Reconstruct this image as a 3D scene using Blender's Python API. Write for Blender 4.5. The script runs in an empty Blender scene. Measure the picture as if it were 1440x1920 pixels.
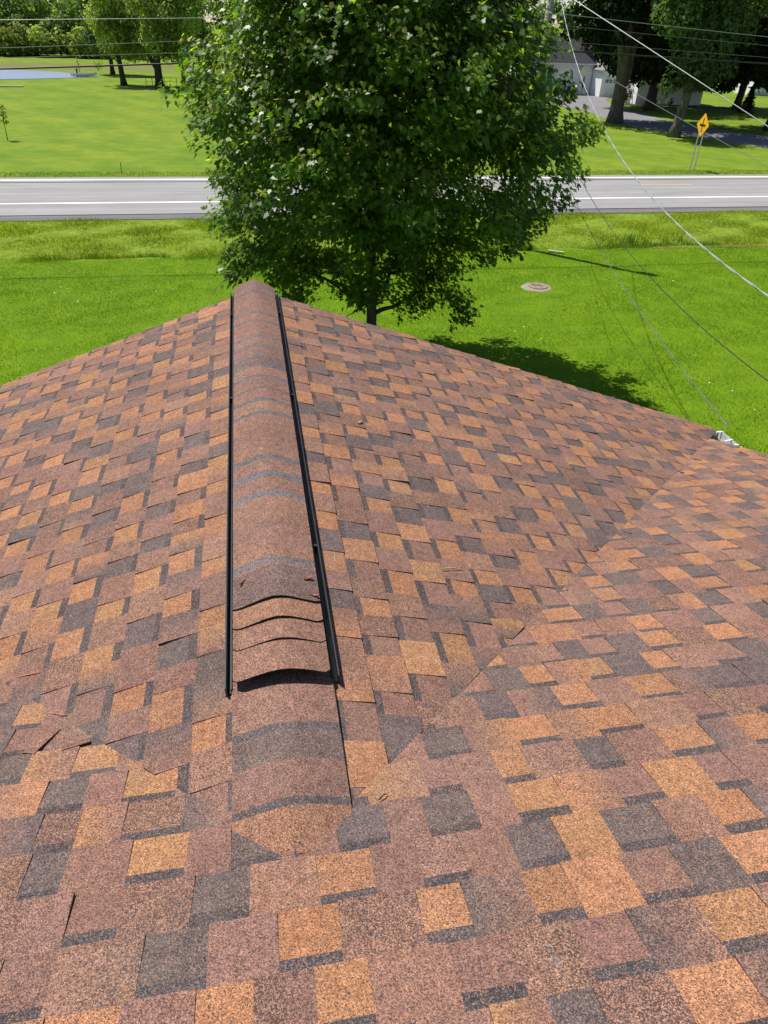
import bpy, math, random
import numpy as np
from mathutils import Vector, Matrix, Quaternion
R = math.radians
random.seed(7); rng = np.random.default_rng(7)
scene = bpy.context.scene; COL = scene.collection

# ------------------------------------------------------------------ camera, sky, sun, exposure
CAM = np.array([0.0, 0.0, 7.2]); PITCH, ROLL, YAW = R(35.5), R(1.794), R(11.154)
_f = np.array([math.sin(YAW)*math.cos(PITCH), math.cos(YAW)*math.cos(PITCH), -math.sin(PITCH)])
_r = np.array([math.cos(YAW), -math.sin(YAW), 0.0]); _u = np.cross(_r, _f)
r2 = _r*math.cos(ROLL) + _u*math.sin(ROLL); u2 = _u*math.cos(ROLL) - _r*math.sin(ROLL)
cd = bpy.data.cameras.new('camera'); cam = bpy.data.objects.new('camera', cd); COL.objects.link(cam)
cam.matrix_world = Matrix(((r2[0], u2[0], -_f[0], CAM[0]), (r2[1], u2[1], -_f[1], CAM[1]), (r2[2], u2[2], -_f[2], CAM[2]), (0, 0, 0, 1)))
cd.sensor_fit = 'VERTICAL'; cd.sensor_height = 34.6; cd.lens = 34.6*1276/1920; cd.clip_start = 0.05; cd.clip_end = 6000
scene.camera = cam
SUN_EL = R(61); SUN_AZ = math.atan2(-0.633, 0.774)
w = bpy.data.worlds.new('World'); scene.world = w; w.use_nodes = True
nt = w.node_tree; bg = nt.nodes['Background']
sky = nt.nodes.new('ShaderNodeTexSky'); sky.sky_type = 'NISHITA'; sky.sun_disc = False
sky.sun_elevation = SUN_EL; sky.sun_rotation = SUN_AZ; sky.air_density = 1.0; sky.dust_density = 0.25; sky.ozone_density = 1.5
nt.links.new(sky.outputs[0], bg.inputs[0]); bg.inputs[1].default_value = 0.075
sl = bpy.data.lights.new('sun', 'SUN'); sun = bpy.data.objects.new('sun', sl); COL.objects.link(sun)
sl.energy = 5.0; sl.angle = R(0.55); sl.color = (1.0, 0.955, 0.89)
sdir = Vector((-math.sin(SUN_AZ)*math.cos(SUN_EL), -math.cos(SUN_AZ)*math.cos(SUN_EL), -math.sin(SUN_EL)))
sun.rotation_euler = sdir.to_track_quat('-Z', 'Y').to_euler(); sun.location = (-20, 30, 60)
scene.view_settings.view_transform = 'Standard'; scene.view_settings.look = 'None'
scene.view_settings.exposure = 0.46; scene.view_settings.gamma = 1.0
scene.render.engine = 'CYCLES'

def project(P):
    q = np.atleast_2d(P) - CAM; z = q @ _f
    return np.stack([720 + 1276*(q @ r2)/z, 960 - 1276*(q @ u2)/z, z], 1)

# ------------------------------------------------------------------ helpers
def tag(o, label=None, cat=None, group=None, kind=None):
    if label: o['label'] = label
    if cat: o['category'] = cat
    if group: o['group'] = group
    if kind: o['kind'] = kind
    return o
def thing(name, loc, label, cat, group=None):
    o = bpy.data.objects.new(name, None); COL.objects.link(o); o.location = loc; o.empty_display_size = 0.2
    return tag(o, label, cat, group)
def wloc(o):
    v = Vector((0, 0, 0))
    while o is not None: v = v + o.location; o = o.parent
    return np.array(v)
def link(name, me, mat=None, parent=None):
    o = bpy.data.objects.new(name, me); COL.objects.link(o)
    if parent is not None: o.parent = parent
    if mat is not None and not me.materials: me.materials.append(mat)
    return o
def rgba(c): return tuple(map(float, c)) if len(c) == 4 else (*map(float, c), 0.3)
def obj(name, V, F, mat, parent=None, smooth=False, cols=None, origin=None):
    """mesh given in world coordinates; children are stored relative to their parent"""
    V = np.asarray(V, float); off = wloc(parent) if parent is not None else np.zeros(3)
    me = bpy.data.meshes.new(name)
    if origin is not None: V = V - np.asarray(origin)
    else: V = V - off
    me.from_pydata(V.tolist(), [], [list(map(int, f)) for f in F])
    if cols is not None:                                    # one colour for each face
        a = me.color_attributes.new('col', 'FLOAT_COLOR', 'CORNER'); buf = []
        for p in me.polygons:
            c = cols[p.index]
            if isinstance(c[0], (tuple, list, np.ndarray)):
                for k in range(p.loop_total): buf.extend(rgba(c[k]))
            else: buf.extend(rgba(c)*p.loop_total)
        a.data.foreach_set('color', buf)
    if smooth: me.polygons.foreach_set('use_smooth', [True]*len(me.polygons))
    me.update()
    o = link(name, me, mat, parent)
    if origin is not None: o.location = Vector(np.asarray(origin) - off)
    return o
def cards(name, V, mat, parent=None, col=None):
    """V (n,k,3): n polygons of k corners, quickly"""
    n, k, _ = V.shape; off = wloc(parent) if parent is not None else np.zeros(3)
    me = bpy.data.meshes.new(name); me.vertices.add(n*k); me.vertices.foreach_set('co', (V - off).astype(np.float32).ravel())
    me.loops.add(n*k); me.loops.foreach_set('vertex_index', np.arange(n*k, dtype=np.int32))
    me.polygons.add(n); me.polygons.foreach_set('loop_start', np.arange(0, n*k, k, dtype=np.int32)); me.polygons.foreach_set('loop_total', np.full(n, k, np.int32))
    if col is not None:
        a = me.color_attributes.new('col', 'FLOAT_COLOR', 'POINT')
        c = np.ones((n, k, 4), np.float32); c[:, :, :3] = col[:, None, :]; a.data.foreach_set('color', c.ravel())
    me.update(calc_edges=True); me.validate()
    return link(name, me, mat, parent)
class MB:
    def __init__(s): s.V = []; s.F = []
    def add(s, V, F):
        n = len(s.V); s.V += [tuple(map(float, v)) for v in V]; s.F += [[i+n for i in f] for f in F]; return s
    def box(s, c, d, rz=0, ax=None):
        c = np.array(c, float); h = np.array(d, float)/2
        A = np.array([[math.cos(rz), -math.sin(rz), 0], [math.sin(rz), math.cos(rz), 0], [0, 0, 1]]) if ax is None else np.array(ax, float).T
        P = [c + A @ (h*np.array(q)) for q in ((-1,-1,-1),(1,-1,-1),(1,1,-1),(-1,1,-1),(-1,-1,1),(1,-1,1),(1,1,1),(-1,1,1))]
        return s.add(P, [(0,3,2,1),(4,5,6,7),(0,1,5,4),(1,2,6,5),(2,3,7,6),(3,0,4,7)])
    def tube(s, pts, rad, n=8, cap=True):
        pts = np.array(pts, float); rad = np.broadcast_to(np.array(rad, float), (len(pts),)); V = []; F = []
        a = None
        for i, p in enumerate(pts):
            d = pts[min(i+1, len(pts)-1)] - pts[max(i-1, 0)]; d = d/(np.linalg.norm(d)+1e-9)
            if a is None: a = np.cross(d, [0, 0, 1.0] if abs(d[2]) < .9 else [1.0, 0, 0])
            a = a - d*(a @ d); a = a/np.linalg.norm(a); b = np.cross(d, a)
            for k in range(n):
                t = 2*math.pi*k/n; V.append(p + rad[i]*(a*math.cos(t) + b*math.sin(t)))
        for i in range(len(pts)-1):
            for k in range(n):
                k2 = (k+1) % n; F.append((i*n+k, i*n+k2, (i+1)*n+k2, (i+1)*n+k))
        if cap: F.append(tuple(range(n))[::-1]); F.append(tuple((len(pts)-1)*n + k for k in range(n)))
        return s.add(V, F)
    def prism(s, poly, z0, z1):
        n = len(poly); V = [(x, y, z0) for x, y in poly] + [(x, y, z1) for x, y in poly]
        return s.add(V, [tuple(range(n))[::-1], tuple(range(n, 2*n))] + [(i, (i+1) % n, n+(i+1) % n, n+i) for i in range(n)])
    def extrude(s, prof, A, B):
        """profile of 3-D points swept from offset A to offset B"""
        n = len(prof); A = np.array(A, float); B = np.array(B, float)
        V = [np.array(p)+A for p in prof] + [np.array(p)+B for p in prof]
        return s.add(V, [tuple(range(n))[::-1], tuple(range(n, 2*n))] + [(i, (i+1) % n, n+(i+1) % n, n+i) for i in range(n)])
    def build(s, name, mat, parent=None, smooth=False): return obj(name, s.V, s.F, mat, parent, smooth)

# ------------------------------------------------------------------ materials
class NT:
    def __init__(s, name, rough=0.7, spec=0.3):
        s.m = bpy.data.materials.new(name); s.m.use_nodes = True; s.t = s.m.node_tree; s.b = s.t.nodes['Principled BSDF']
        s.b.inputs['Roughness'].default_value = rough; s.b.inputs['Specular IOR Level'].default_value = spec
    def n(s, typ, **kw):
        d = s.t.nodes.new(typ)
        for k, v in kw.items():
            if k in d.inputs: d.inputs[k].default_value = v
            else: setattr(d, k, v)
        return d
    def l(s, a, b): s.t.links.new(a, b)
    def pos(s): return s.n('ShaderNodeNewGeometry').outputs['Position']
    def noise(s, scale, detail=3, vec=None, rough=0.55, stretch=None):
        t = s.n('ShaderNodeTexNoise'); t.inputs['Scale'].default_value = scale; t.inputs['Detail'].default_value = detail; t.inputs['Roughness'].default_value = rough
        v = vec if vec is not None else s.pos()
        if stretch is not None:
            mp = s.n('ShaderNodeVectorMath', operation='MULTIPLY'); s.l(v, mp.inputs[0]); mp.inputs[1].default_value = stretch; v = mp.outputs[0]
        s.l(v, t.inputs['Vector']); return t.outputs['Fac']
    def ramp(s, fac, stops, interp='LINEAR'):
        r = s.n('ShaderNodeValToRGB'); e = r.color_ramp.elements; r.color_ramp.interpolation = interp
        while len(e) < len(stops): e.new(0.5)
        for k, (p, c) in enumerate(stops): e[k].position = p; e[k].color = (*c, 1) if len(c) == 3 else c
        s.l(fac, r.inputs['Fac']); return r.outputs['Color']
    def mix(s, a, b, fac, blend='MIX'):
        m = s.n('ShaderNodeMix', data_type='RGBA', blend_type=blend)
        for sock, v in ((m.inputs[0], fac), (m.inputs[6], a), (m.inputs[7], b)):
            if hasattr(v, 'is_linked'): s.l(v, sock)
            elif isinstance(v, (int, float)): sock.default_value = v
            else: sock.default_value = (*v, 1)
        return m.outputs[2]
    def math(s, op, a, b=None):
        m = s.n('ShaderNodeMath', operation=op)
        for i, v in enumerate((a, b)):
            if v is None: continue
            if hasattr(v, 'is_linked'): s.l(v, m.inputs[i])
            else: m.inputs[i].default_value = v
        return m.outputs[0]
    def color(s, c):
        if hasattr(c, 'is_linked'): s.l(c, s.b.inputs['Base Color'])
        else: s.b.inputs['Base Color'].default_value = (*c, 1)
        return s
    def bump(s, h, strength=0.3, dist=0.01):
        b = s.n('ShaderNodeBump'); b.inputs['Strength'].default_value = strength; b.inputs['Distance'].default_value = dist
        s.l(h, b.inputs['Height']); s.l(b.outputs[0], s.b.inputs['Normal']); return s
def g3(v): return (v, v, v)
def simple(name, c, rough=0.7, var=0.18, scale=8.0, metal=0.0, spec=0.3):
    m = NT(name, rough, spec); f = m.noise(scale, 4)
    k = m.ramp(f, [(0.25, g3(1-var)), (0.75, g3(1+var*0.6))]); m.color(m.mix(c, k, 1.0, 'MULTIPLY')); m.b.inputs['Metallic'].default_value = metal
    return m.m

def shingle_mat():
    m = NT('asphalt_granules', 0.92, 0.16); p = m.pos()
    vc = m.n('ShaderNodeVertexColor', layer_name='col'); base = vc.outputs['Color']      # alpha: how much dark granule is blended in
    v = m.n('ShaderNodeTexVoronoi', feature='F1'); v.inputs['Scale'].default_value = 500; m.l(p, v.inputs['Vector'])
    sep = m.n('ShaderNodeSeparateColor'); m.l(v.outputs['Color'], sep.inputs[0])
    k = m.ramp(sep.outputs[0], [(0.0, g3(0.42)), (0.3, g3(0.76)), (0.62, g3(1.04)), (0.86, g3(1.38)), (1.0, g3(1.85))])
    c = m.mix(base, k, 1.0, 'MULTIPLY')
    c = m.mix(c, (0.205, 0.108, 0.084), m.math('MULTIPLY', m.math('LESS_THAN', sep.outputs[2], 0.22), 0.5))
    dark = m.math('GREATER_THAN', sep.outputs[1], m.math('SUBTRACT', 0.90, m.math('MULTIPLY', vc.outputs['Alpha'], 0.40))); tan = m.math('LESS_THAN', sep.outputs[1], 0.11)
    c = m.mix(c, (0.030, 0.031, 0.038), m.math('MULTIPLY', dark, 0.8)); c = m.mix(c, (0.40, 0.215, 0.12), m.math('MULTIPLY', tan, 0.6))
    big = m.noise(2.3, 5, p); c = m.mix(c, m.ramp(big, [(0.3, (0.86, 0.86, 0.88)), (0.72, (1.10, 1.09, 1.07))]), 1.0, 'MULTIPLY')
    mott = m.noise(38, 3, p); c = m.mix(c, m.ramp(mott, [(0.3, g3(0.82)), (0.7, g3(1.14))]), 1.0, 'MULTIPLY')
    dust = m.noise(3.4, 5, p, 0.68); c = m.mix(c, (0.25, 0.20, 0.175), m.math('MULTIPLY', m.ramp(dust, [(0.5, g3(0)), (0.78, g3(1))]), 0.16))
    sc = m.noise(9.5, 4, p, 0.62); sc2 = m.noise(120, 2, p)      # sparse pale scuffs
    f = m.math('MULTIPLY', m.math('GREATER_THAN', sc, 0.735), m.math('GREATER_THAN', sc2, 0.5)); c = m.mix(c, (0.36, 0.33, 0.31), m.math('MULTIPLY', f, 0.3))
    m.color(c); m.bump(v.outputs['Distance'], 0.55, 0.0016); return m.m
M = {}
M['shingle'] = shingle_mat()
def leaf_mat(name, tint=(1, 1, 1), rough=0.42, trans=0.4, glow=(1.6, 1.9, 0.4), spec=0.35):
    m = NT(name, rough, spec); base = m.n('ShaderNodeVertexColor', layer_name='col').outputs['Color']
    ri = m.n('ShaderNodeNewGeometry').outputs['Random Per Island']
    c = m.mix(base, m.ramp(ri, [(0, g3(0.68)), (1, g3(1.32))]), 1.0, 'MULTIPLY'); c = m.mix(c, tint, 1.0, 'MULTIPLY'); m.color(c)
    t = m.n('ShaderNodeBsdfTranslucent'); m.l(m.mix(c, glow, 1.0, 'MULTIPLY'), t.inputs['Color'])
    x = m.n('ShaderNodeMixShader'); x.inputs[0].default_value = trans
    m.l(m.b.outputs[0], x.inputs[1]); m.l(t.outputs[0], x.inputs[2]); m.l(x.outputs[0], m.t.nodes['Material Output'].inputs['Surface'])
    return m.m
M['leaf'] = leaf_mat('maple_leaf', rough=0.4, trans=0.5, spec=0.32)
M['far_leaf'] = leaf_mat('far_foliage', rough=0.7, trans=0.42, glow=(1.35, 1.45, 0.6), spec=0.15)
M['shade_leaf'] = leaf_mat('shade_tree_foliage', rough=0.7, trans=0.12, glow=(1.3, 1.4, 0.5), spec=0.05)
M['blade'] = leaf_mat('grass_blade', rough=0.7, trans=0.45, glow=(1.3, 1.35, 0.6), spec=0.1)
def bark(name, a, b):
    m = NT(name, 0.9, 0.2); f = m.noise(9, 5, stretch=(1, 1, 0.22)); m.color(m.ramp(f, [(0.3, a), (0.7, b)])); m.bump(f, 0.8, 0.05); return m.m
M['bark'] = bark('grey_bark', (0.055, 0.045, 0.038), (0.17, 0.145, 0.12)); M['bark_dark'] = bark('dark_bark', (0.03, 0.024, 0.02), (0.085, 0.07, 0.058))
def ground_mat():
    m = NT('lawn_turf', 0.95, 0.1); p = m.pos(); sx = m.n('ShaderNodeSeparateXYZ'); m.l(p, sx.inputs[0]); Y = sx.outputs[1]
    fine = m.noise(26, 5, p, 0.7); mid = m.noise(1.3, 4, p); wide = m.noise(0.16, 4, p)
    near = m.ramp(fine, [(0.25, (0.06, 0.12, 0.004)), (0.55, (0.115, 0.208, 0.006)), (0.8, (0.165, 0.265, 0.014))])
    near = m.mix(near, m.ramp(mid, [(0.3, (0.78, 0.84, 0.8)), (0.7, (1.22, 1.12, 1.05))]), 1.0, 'MULTIPLY')
    bank = m.ramp(m.noise(4, 5, p), [(0.25, (0.09, 0.15, 0.012)), (0.6, (0.18, 0.25, 0.022)), (0.82, (0.30, 0.28, 0.08))])
    rot = m.n('ShaderNodeVectorRotate', rotation_type='Z_AXIS'); m.l(p, rot.inputs['Vector']); rot.inputs['Angle'].default_value = R(62)
    wob = m.n('ShaderNodeVectorMath', operation='ADD'); m.l(rot.outputs[0], wob.inputs[0])
    wn = m.n('ShaderNodeTexNoise'); wn.inputs['Scale'].default_value = 0.05; m.l(p, wn.inputs['Vector'])
    ws = m.n('ShaderNodeVectorMath', operation='SCALE'); m.l(wn.outputs['Color'], ws.inputs[0]); ws.inputs['Scale'].default_value = 9; m.l(ws.outputs[0], wob.inputs[1])
    wv = m.n('ShaderNodeTexWave', wave_type='BANDS', bands_direction='Y'); wv.inputs['Scale'].default_value = 0.085; wv.inputs['Distortion'].default_value = 3.0; wv.inputs['Detail'].default_value = 3; m.l(wob.outputs[0], wv.inputs['Vector'])
    far = m.ramp(m.noise(0.9, 6, p, 0.7), [(0.28, (0.102, 0.168, 0.012)), (0.55, (0.142, 0.212, 0.017)), (0.8, (0.185, 0.245, 0.03))])
    far = m.mix(far, m.ramp(wv.outputs['Fac'], [(0.2, (0.93, 0.96, 0.94)), (0.8, (1.05, 1.03, 1.03))]), 1.0, 'MULTIPLY')
    far = m.mix(far, m.ramp(wide, [(0.34, (0.80, 0.90, 0.88)), (0.66, (1.2, 1.08, 1.1))]), 1.0, 'MULTIPLY')
    dry = m.ramp(m.noise(0.11, 5, p), [(0.64, g3(0)), (0.78, g3(1))]); far = m.mix(far, (0.22, 0.19, 0.055), m.math('MULTIPLY', dry, 0.55))
    meadow = m.ramp(m.noise(0.5, 6, p, stretch=(0.25, 1, 1)), [(0.3, (0.10, 0.13, 0.03)), (0.6, (0.17, 0.16, 0.05)), (0.8, (0.14, 0.22, 0.03))])
    def step(a, b):
        r = m.n('ShaderNodeMapRange'); r.inputs['From Min'].default_value = a; r.inputs['From Max'].default_value = b; m.l(Yn, r.inputs['Value']); return r.outputs[0]
    Yn = m.math('ADD', Y, m.math('MULTIPLY', m.math('SUBTRACT', mid, 0.5), 0.8))
    c = m.mix(near, bank, step(27.0, 27.7)); c = m.mix(c, far, step(43.4, 44.0)); 
    Yn = m.math('ADD', Y, m.math('MULTIPLY', m.math('SUBTRACT', wide, 0.5), 30)); c = m.mix(c, meadow, m.math('MULTIPLY', step(138, 146), m.math('SUBTRACT', 1.0, step(158, 166))))
    m.color(c); m.bump(fine, 0.5, 0.03); return m.m
M['ground'] = ground_mat()
def road_mat(name, a, b):
    m = NT(name, 0.9, 0.2); p = m.pos(); st = m.noise(1.6, 5, p, stretch=(0.03, 1.6, 1)); fi = m.noise(60, 3, p); pa = m.noise(0.7, 5, p, 0.65, stretch=(0.35, 1, 1))
    c = m.ramp(st, [(0.3, a), (0.7, b)]); c = m.mix(c, m.ramp(pa, [(0.3, g3(0.88)), (0.7, g3(1.08))]), 1.0, 'MULTIPLY'); c = m.mix(c, m.ramp(fi, [(0.3, g3(0.86)), (0.7, g3(1.12))]), 1.0, 'MULTIPLY')
    m.color(c); m.bump(fi, 0.3, 0.01); return m.m
M['road'] = road_mat('worn_asphalt', (0.222, 0.217, 0.212), (0.298, 0.290, 0.284)); M['shoulder'] = road_mat('old_dark_asphalt', (0.11, 0.105, 0.108), (0.17, 0.162, 0.163))
M['drive'] = road_mat('driveway_asphalt', (0.15, 0.145, 0.155), (0.23, 0.22, 0.23))
def paint(name, c):
    m = NT(name, 0.7, 0.3); f = m.noise(14, 5, rough=0.7); m.color(m.mix(c, m.ramp(f, [(0.3, g3(0.72)), (0.55, g3(1.0))]), 1.0, 'MULTIPLY')); return m.m
M['white_paint'] = paint('white_road_paint', (0.8, 0.79, 0.77)); M['yellow_paint'] = paint('yellow_road_paint', (0.72, 0.42, 0.06))
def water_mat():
    m = NT('pond_water', 0.34, 0.5); m.color((0.20, 0.25, 0.35)); f = m.noise(1.1, 4, stretch=(0.5, 1.2, 1)); m.bump(f, 0.9, 0.35); m.b.inputs['IOR'].default_value = 1.33; return m.m  # pale blue base colour carries part of the sky reflection
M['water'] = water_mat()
M['plastic'] = simple('black_vent_plastic', (0.016, 0.017, 0.02), 0.38, 0.25, 30, spec=0.5); M['siding'] = simple('white_siding', (0.84, 0.85, 0.85), 0.6, 0.06, 2)
M['trim'] = simple('white_trim', (0.78, 0.78, 0.76), 0.5, 0.08, 6); M['dark_roof'] = simple('dark_slate_shingle', (0.045, 0.044, 0.052), 0.9, 0.3, 5)
M['grey_roof'] = simple('grey_shingle', (0.21, 0.19, 0.17), 0.9, 0.2, 5); M['brick'] = simple('chimney_brick', (0.27, 0.11, 0.07), 0.9, 0.35, 9)
M['glass'] = simple('window_glass', (0.10, 0.12, 0.14), 0.08, 0.1, 1, spec=0.6); M['shade'] = simple('window_blind', (0.55, 0.56, 0.56), 0.5, 0.05, 2)
M['pole'] = bark('weathered_pole_wood', (0.22, 0.205, 0.185), (0.40, 0.375, 0.34)); M['steel'] = simple('galvanised_steel', (0.42, 0.43, 0.44), 0.45, 0.15, 12, 0.5)
M['wire'] = simple('aluminium_cable', (0.40, 0.41, 0.42), 0.45, 0.12, 30, 0.35); M['dull_wire'] = simple('dull_grey_wire', (0.15, 0.16, 0.165), 0.5, 0.15, 20, 0.2); M['cable'] = simple('black_cable_sheath', (0.028, 0.029, 0.032), 0.5, 0.2, 10)
M['sign_yellow'] = simple('sign_yellow', (0.85, 0.43, 0.008), 0.45, 0.05, 3); M['black'] = simple('black_paint', (0.012, 0.012, 0.013), 0.5, 0.1, 4)
M['concrete'] = simple('pale_concrete', (0.27, 0.235, 0.185), 0.9, 0.25, 14); M['lid'] = simple('brown_plastic_lid', (0.235, 0.175, 0.14), 0.75, 0.2, 12)
M['wood'] = simple('pale_board', (0.52, 0.42, 0.27), 0.8, 0.25, 18); M['chalk'] = simple('red_chalk', (0.36, 0.13, 0.085), 0.95, 0.3, 60)
M['seed'] = simple('dry_red_seed', (0.17, 0.045, 0.03), 0.55, 0.4, 90); M['straw'] = simple('dry_straw', (0.50, 0.38, 0.19), 0.8, 0.2, 60); M['mulch'] = simple('dark_mulch', (0.045, 0.032, 0.024), 0.95, 0.4, 8)
M['terracotta'] = simple('red_brown_furniture', (0.12, 0.055, 0.04), 0.7, 0.2, 8); M['dirt'] = simple('bare_soil', (0.30, 0.215, 0.13), 0.95, 0.3, 6)
M['old_white'] = simple('weathered_white_aluminium', (0.40, 0.40, 0.38), 0.55, 0.3, 30); M['flower'] = simple('clover_flower', (0.78, 0.78, 0.74), 0.8, 0.1, 20)

# ------------------------------------------------------------------ ground, road, driveway, pond
def zg(x, y):
    y = np.asarray(y, float)
    z = np.interp(y, [-60, 10, 24, 26.8, 27.5, 28.1, 28.6, 30.5, 33.2, 33.7, 34.0, 43.4, 43.8, 46, 400], [0.7, 0.7, 0.0, -0.03, -0.12, -0.42, -0.46, -0.24, -0.05, -0.06, -0.14, -0.14, -0.02, 0.0, 0.0])
    return z
xs = np.concatenate([-np.geomspace(3000, 16, 26), np.arange(-15, 41, 0.8), np.geomspace(41.5, 3000, 26)])
ys = np.concatenate([-np.geomspace(3000, 14, 14), np.arange(-12, 8, 2.0), np.arange(8, 26.4, 0.8), np.arange(26.5, 34.3, 0.3), [36, 38, 40, 42, 43.2, 43.5, 43.8, 44.2], np.arange(45, 70, 2.0), np.geomspace(72, 5000, 46)])
X, Y = np.meshgrid(xs, ys); Z = zg(X, Y)
bumps = (np.sin(X*1.7 + 2*np.sin(Y*0.9)) * np.sin(Y*2.3 + X*0.6))*0.05; Z = Z + np.where((Y > 26.6) & (Y < 33), bumps*np.clip((Y-26.6)/0.8, 0, 1), bumps*0.25*((Y > 8) & (Y < 26)))
nx = len(xs); V = np.stack([X, Y, Z], 2).reshape(-1, 3)
F = [(j*nx+i, j*nx+i+1, (j+1)*nx+i+1, (j+1)*nx+i) for j in range(len(ys)-1) for i in range(nx-1)]
tag(obj('ground', V, F, M['ground'], smooth=True), kind='structure')
def strip(name, y0, y1, x0, x1, z, mat, parent=None, wav=0.0, seg=1.5):
    xa = np.arange(x0, x1+seg, seg); n = len(xa); t = 0.06
    a = [(x, y0 + wav*random.uniform(-1, 1), z) for x in xa]; b = [(x, y1 + wav*random.uniform(-1, 1)*0.4, z) for x in xa]
    V = a + b + [(p[0], p[1], z-t) for p in a]
    F = [(i, i+1, n+i+1, n+i) for i in range(n-1)] + [(2*n+i, 2*n+i+1, i+1, i) for i in range(n-1)]
    return obj(name, V, F, mat, parent)
road = tag(obj('road', [(-600, 34.35, 0.0), (700, 34.35, 0.0), (700, 39.2, 0.035), (-600, 39.2, 0.035), (-600, 43.55, 0.0), (700, 43.55, 0.0), (-600, 34.35, -0.2), (700, 34.35, -0.2)], [(0,1,2,3), (3,2,5,4), (6,7,1,0)], M['road']), kind='structure')
strip('old_shoulder', 33.45, 34.38, -40, 80, -0.028, M['shoulder'], road, wav=0.07, seg=0.7)
def flat(name, x0, x1, y0, y1, mat, parent):
    zf = lambda y: 0.0 + 0.035*(1-abs(y-39.2)/(4.85 if y < 39.2 else 4.35)) + 0.005
    return obj(name, [(x0, y0, zf(y0)), (x1, y0, zf(y0)), (x1, y1, zf(y1)), (x0, y1, zf(y1))], [(0,1,2,3)], mat, parent)
flat('edge_line', -300, 400, 36.60, 36.82, M['white_paint'], road); flat('edge_line', -300, 400, 42.60, 42.86, M['white_paint'], road)
for k in range(0, 8): flat('centre_dash', -1.75+12.2*k, 1.6+12.2*k, 40.20, 40.34, M['yellow_paint'], road)
MB().tube([(x, 41.95+0.03*math.sin(x*0.7), 0.02) for x in np.arange(-30, 60, 1.0)], 0.018, 4).build('tar_seam', M['cable'], road)
def sheet(name, poly, z, mat, label=None):
    n = len(poly); V = [(x, y, z) for x, y in poly] + [(x, y, z-0.12) for x, y in poly]
    return tag(obj(name, V, [tuple(range(n))] + [(n+i, n+(i+1) % n, (i+1) % n, i) for i in range(n)], mat), label, kind='structure')
def smooth_poly(P, n=6):
    P = np.array(P, float); out = []
    for i in range(len(P)):
        p0, p1, p2, p3 = P[i-1], P[i], P[(i+1) % len(P)], P[(i+2) % len(P)]
        for t in np.linspace(0, 1, n, endpoint=False): out.append(0.5*((2*p1) + (-p0+p2)*t + (2*p0-5*p1+4*p2-p3)*t*t + (-p0+3*p1-3*p2+p3)*t**3))
    return [tuple(p) for p in out]
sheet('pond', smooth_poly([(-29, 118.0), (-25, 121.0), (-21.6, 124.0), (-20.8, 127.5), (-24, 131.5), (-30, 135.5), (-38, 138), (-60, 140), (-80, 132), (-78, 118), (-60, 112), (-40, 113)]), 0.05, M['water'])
sheet('driveway', smooth_poly([(40.0, 107.5), (52.5, 105.6), (53, 102.5), (48, 99), (44.5, 88), (43.2, 76), (44.5, 67), (48, 60), (58, 53), (66, 47), (66, 43.6), (58, 44.5), (50, 48), (43, 52.5), (39.2, 61), (36.8, 70), (36.8, 76), (38, 84), (36, 94), (34, 101)], 5), 0.04, M['drive'])
sheet('patio_pad', [(-36, 103.9), (-26.2, 104.4), (-26.4, 105.6), (-36, 105.4)], 0.10, M['concrete'])
sheet('bare_soil', smooth_poly([(-14, 104.2), (-11, 103.4), (-8, 104), (-9, 105.2), (-12, 105.8)]), 0.012, M['dirt'])

# ------------------------------------------------------------------ our house: roof slopes with separate shingles
ZR, SL, YM, X0, YK = 5.719, 0.345, 0.779, -0.018, 4.735
cth = 1/math.sqrt(1+SL*SL); sth = SL*cth; EXP = 0.132
house = thing('house', (0, 0, 0.7), 'nearest house whose brown and orange shingled roof fills the foreground', 'house')
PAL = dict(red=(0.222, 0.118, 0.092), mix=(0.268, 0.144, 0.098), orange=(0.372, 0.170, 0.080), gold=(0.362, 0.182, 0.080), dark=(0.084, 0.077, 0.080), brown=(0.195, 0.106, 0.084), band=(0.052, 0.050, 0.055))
for _k in PAL:
    if _k != 'band': PAL[_k] = tuple(0.86*a+0.14*b for a, b in zip(PAL[_k], (0.215, 0.128, 0.098)))
def pick(top):
    k = random.choices(['red', 'mix', 'orange', 'gold', 'dark', 'brown'], [31, 30, 11, 7, 13, 8] if top else [28, 8, 29, 8, 20, 7])[0]
    c = np.array(PAL[k])*random.uniform(0.92, 1.1)*np.array([random.uniform(0.97, 1.03), 1, random.uniform(0.95, 1.05)])
    return np.append(c, (random.choice([0.15, 0.5, 0.8, 1.0]) if k == 'mix' else random.uniform(0.0, 0.35)) if k != 'dark' else 0.1)
def clip(poly, hs):
    for (a, b, c) in hs:                                    # keep a*s + b*t <= c
        out = []; n = len(poly)
        for i in range(n):
            p, q = poly[i], poly[(i+1) % n]; dp = a*p[0]+b*p[1]-c; dq = a*q[0]+b*q[1]-c
            if dp <= 0: out.append(p)
            if dp*dq < 0: t = dp/(dp-dq); out.append((p[0]+(q[0]-p[0])*t, p[1]+(q[1]-p[1])*t))
        poly = out
        if len(poly) < 3: return None
    ar = 0.5*sum(poly[i][0]*poly[(i+1) % len(poly)][1]-poly[(i+1) % len(poly)][0]*poly[i][1] for i in range(len(poly)))
    return poly if abs(ar) > 2e-5 else None
pieces = []                                                 # (projected area, slope index, verts, faces, cols)
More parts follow.
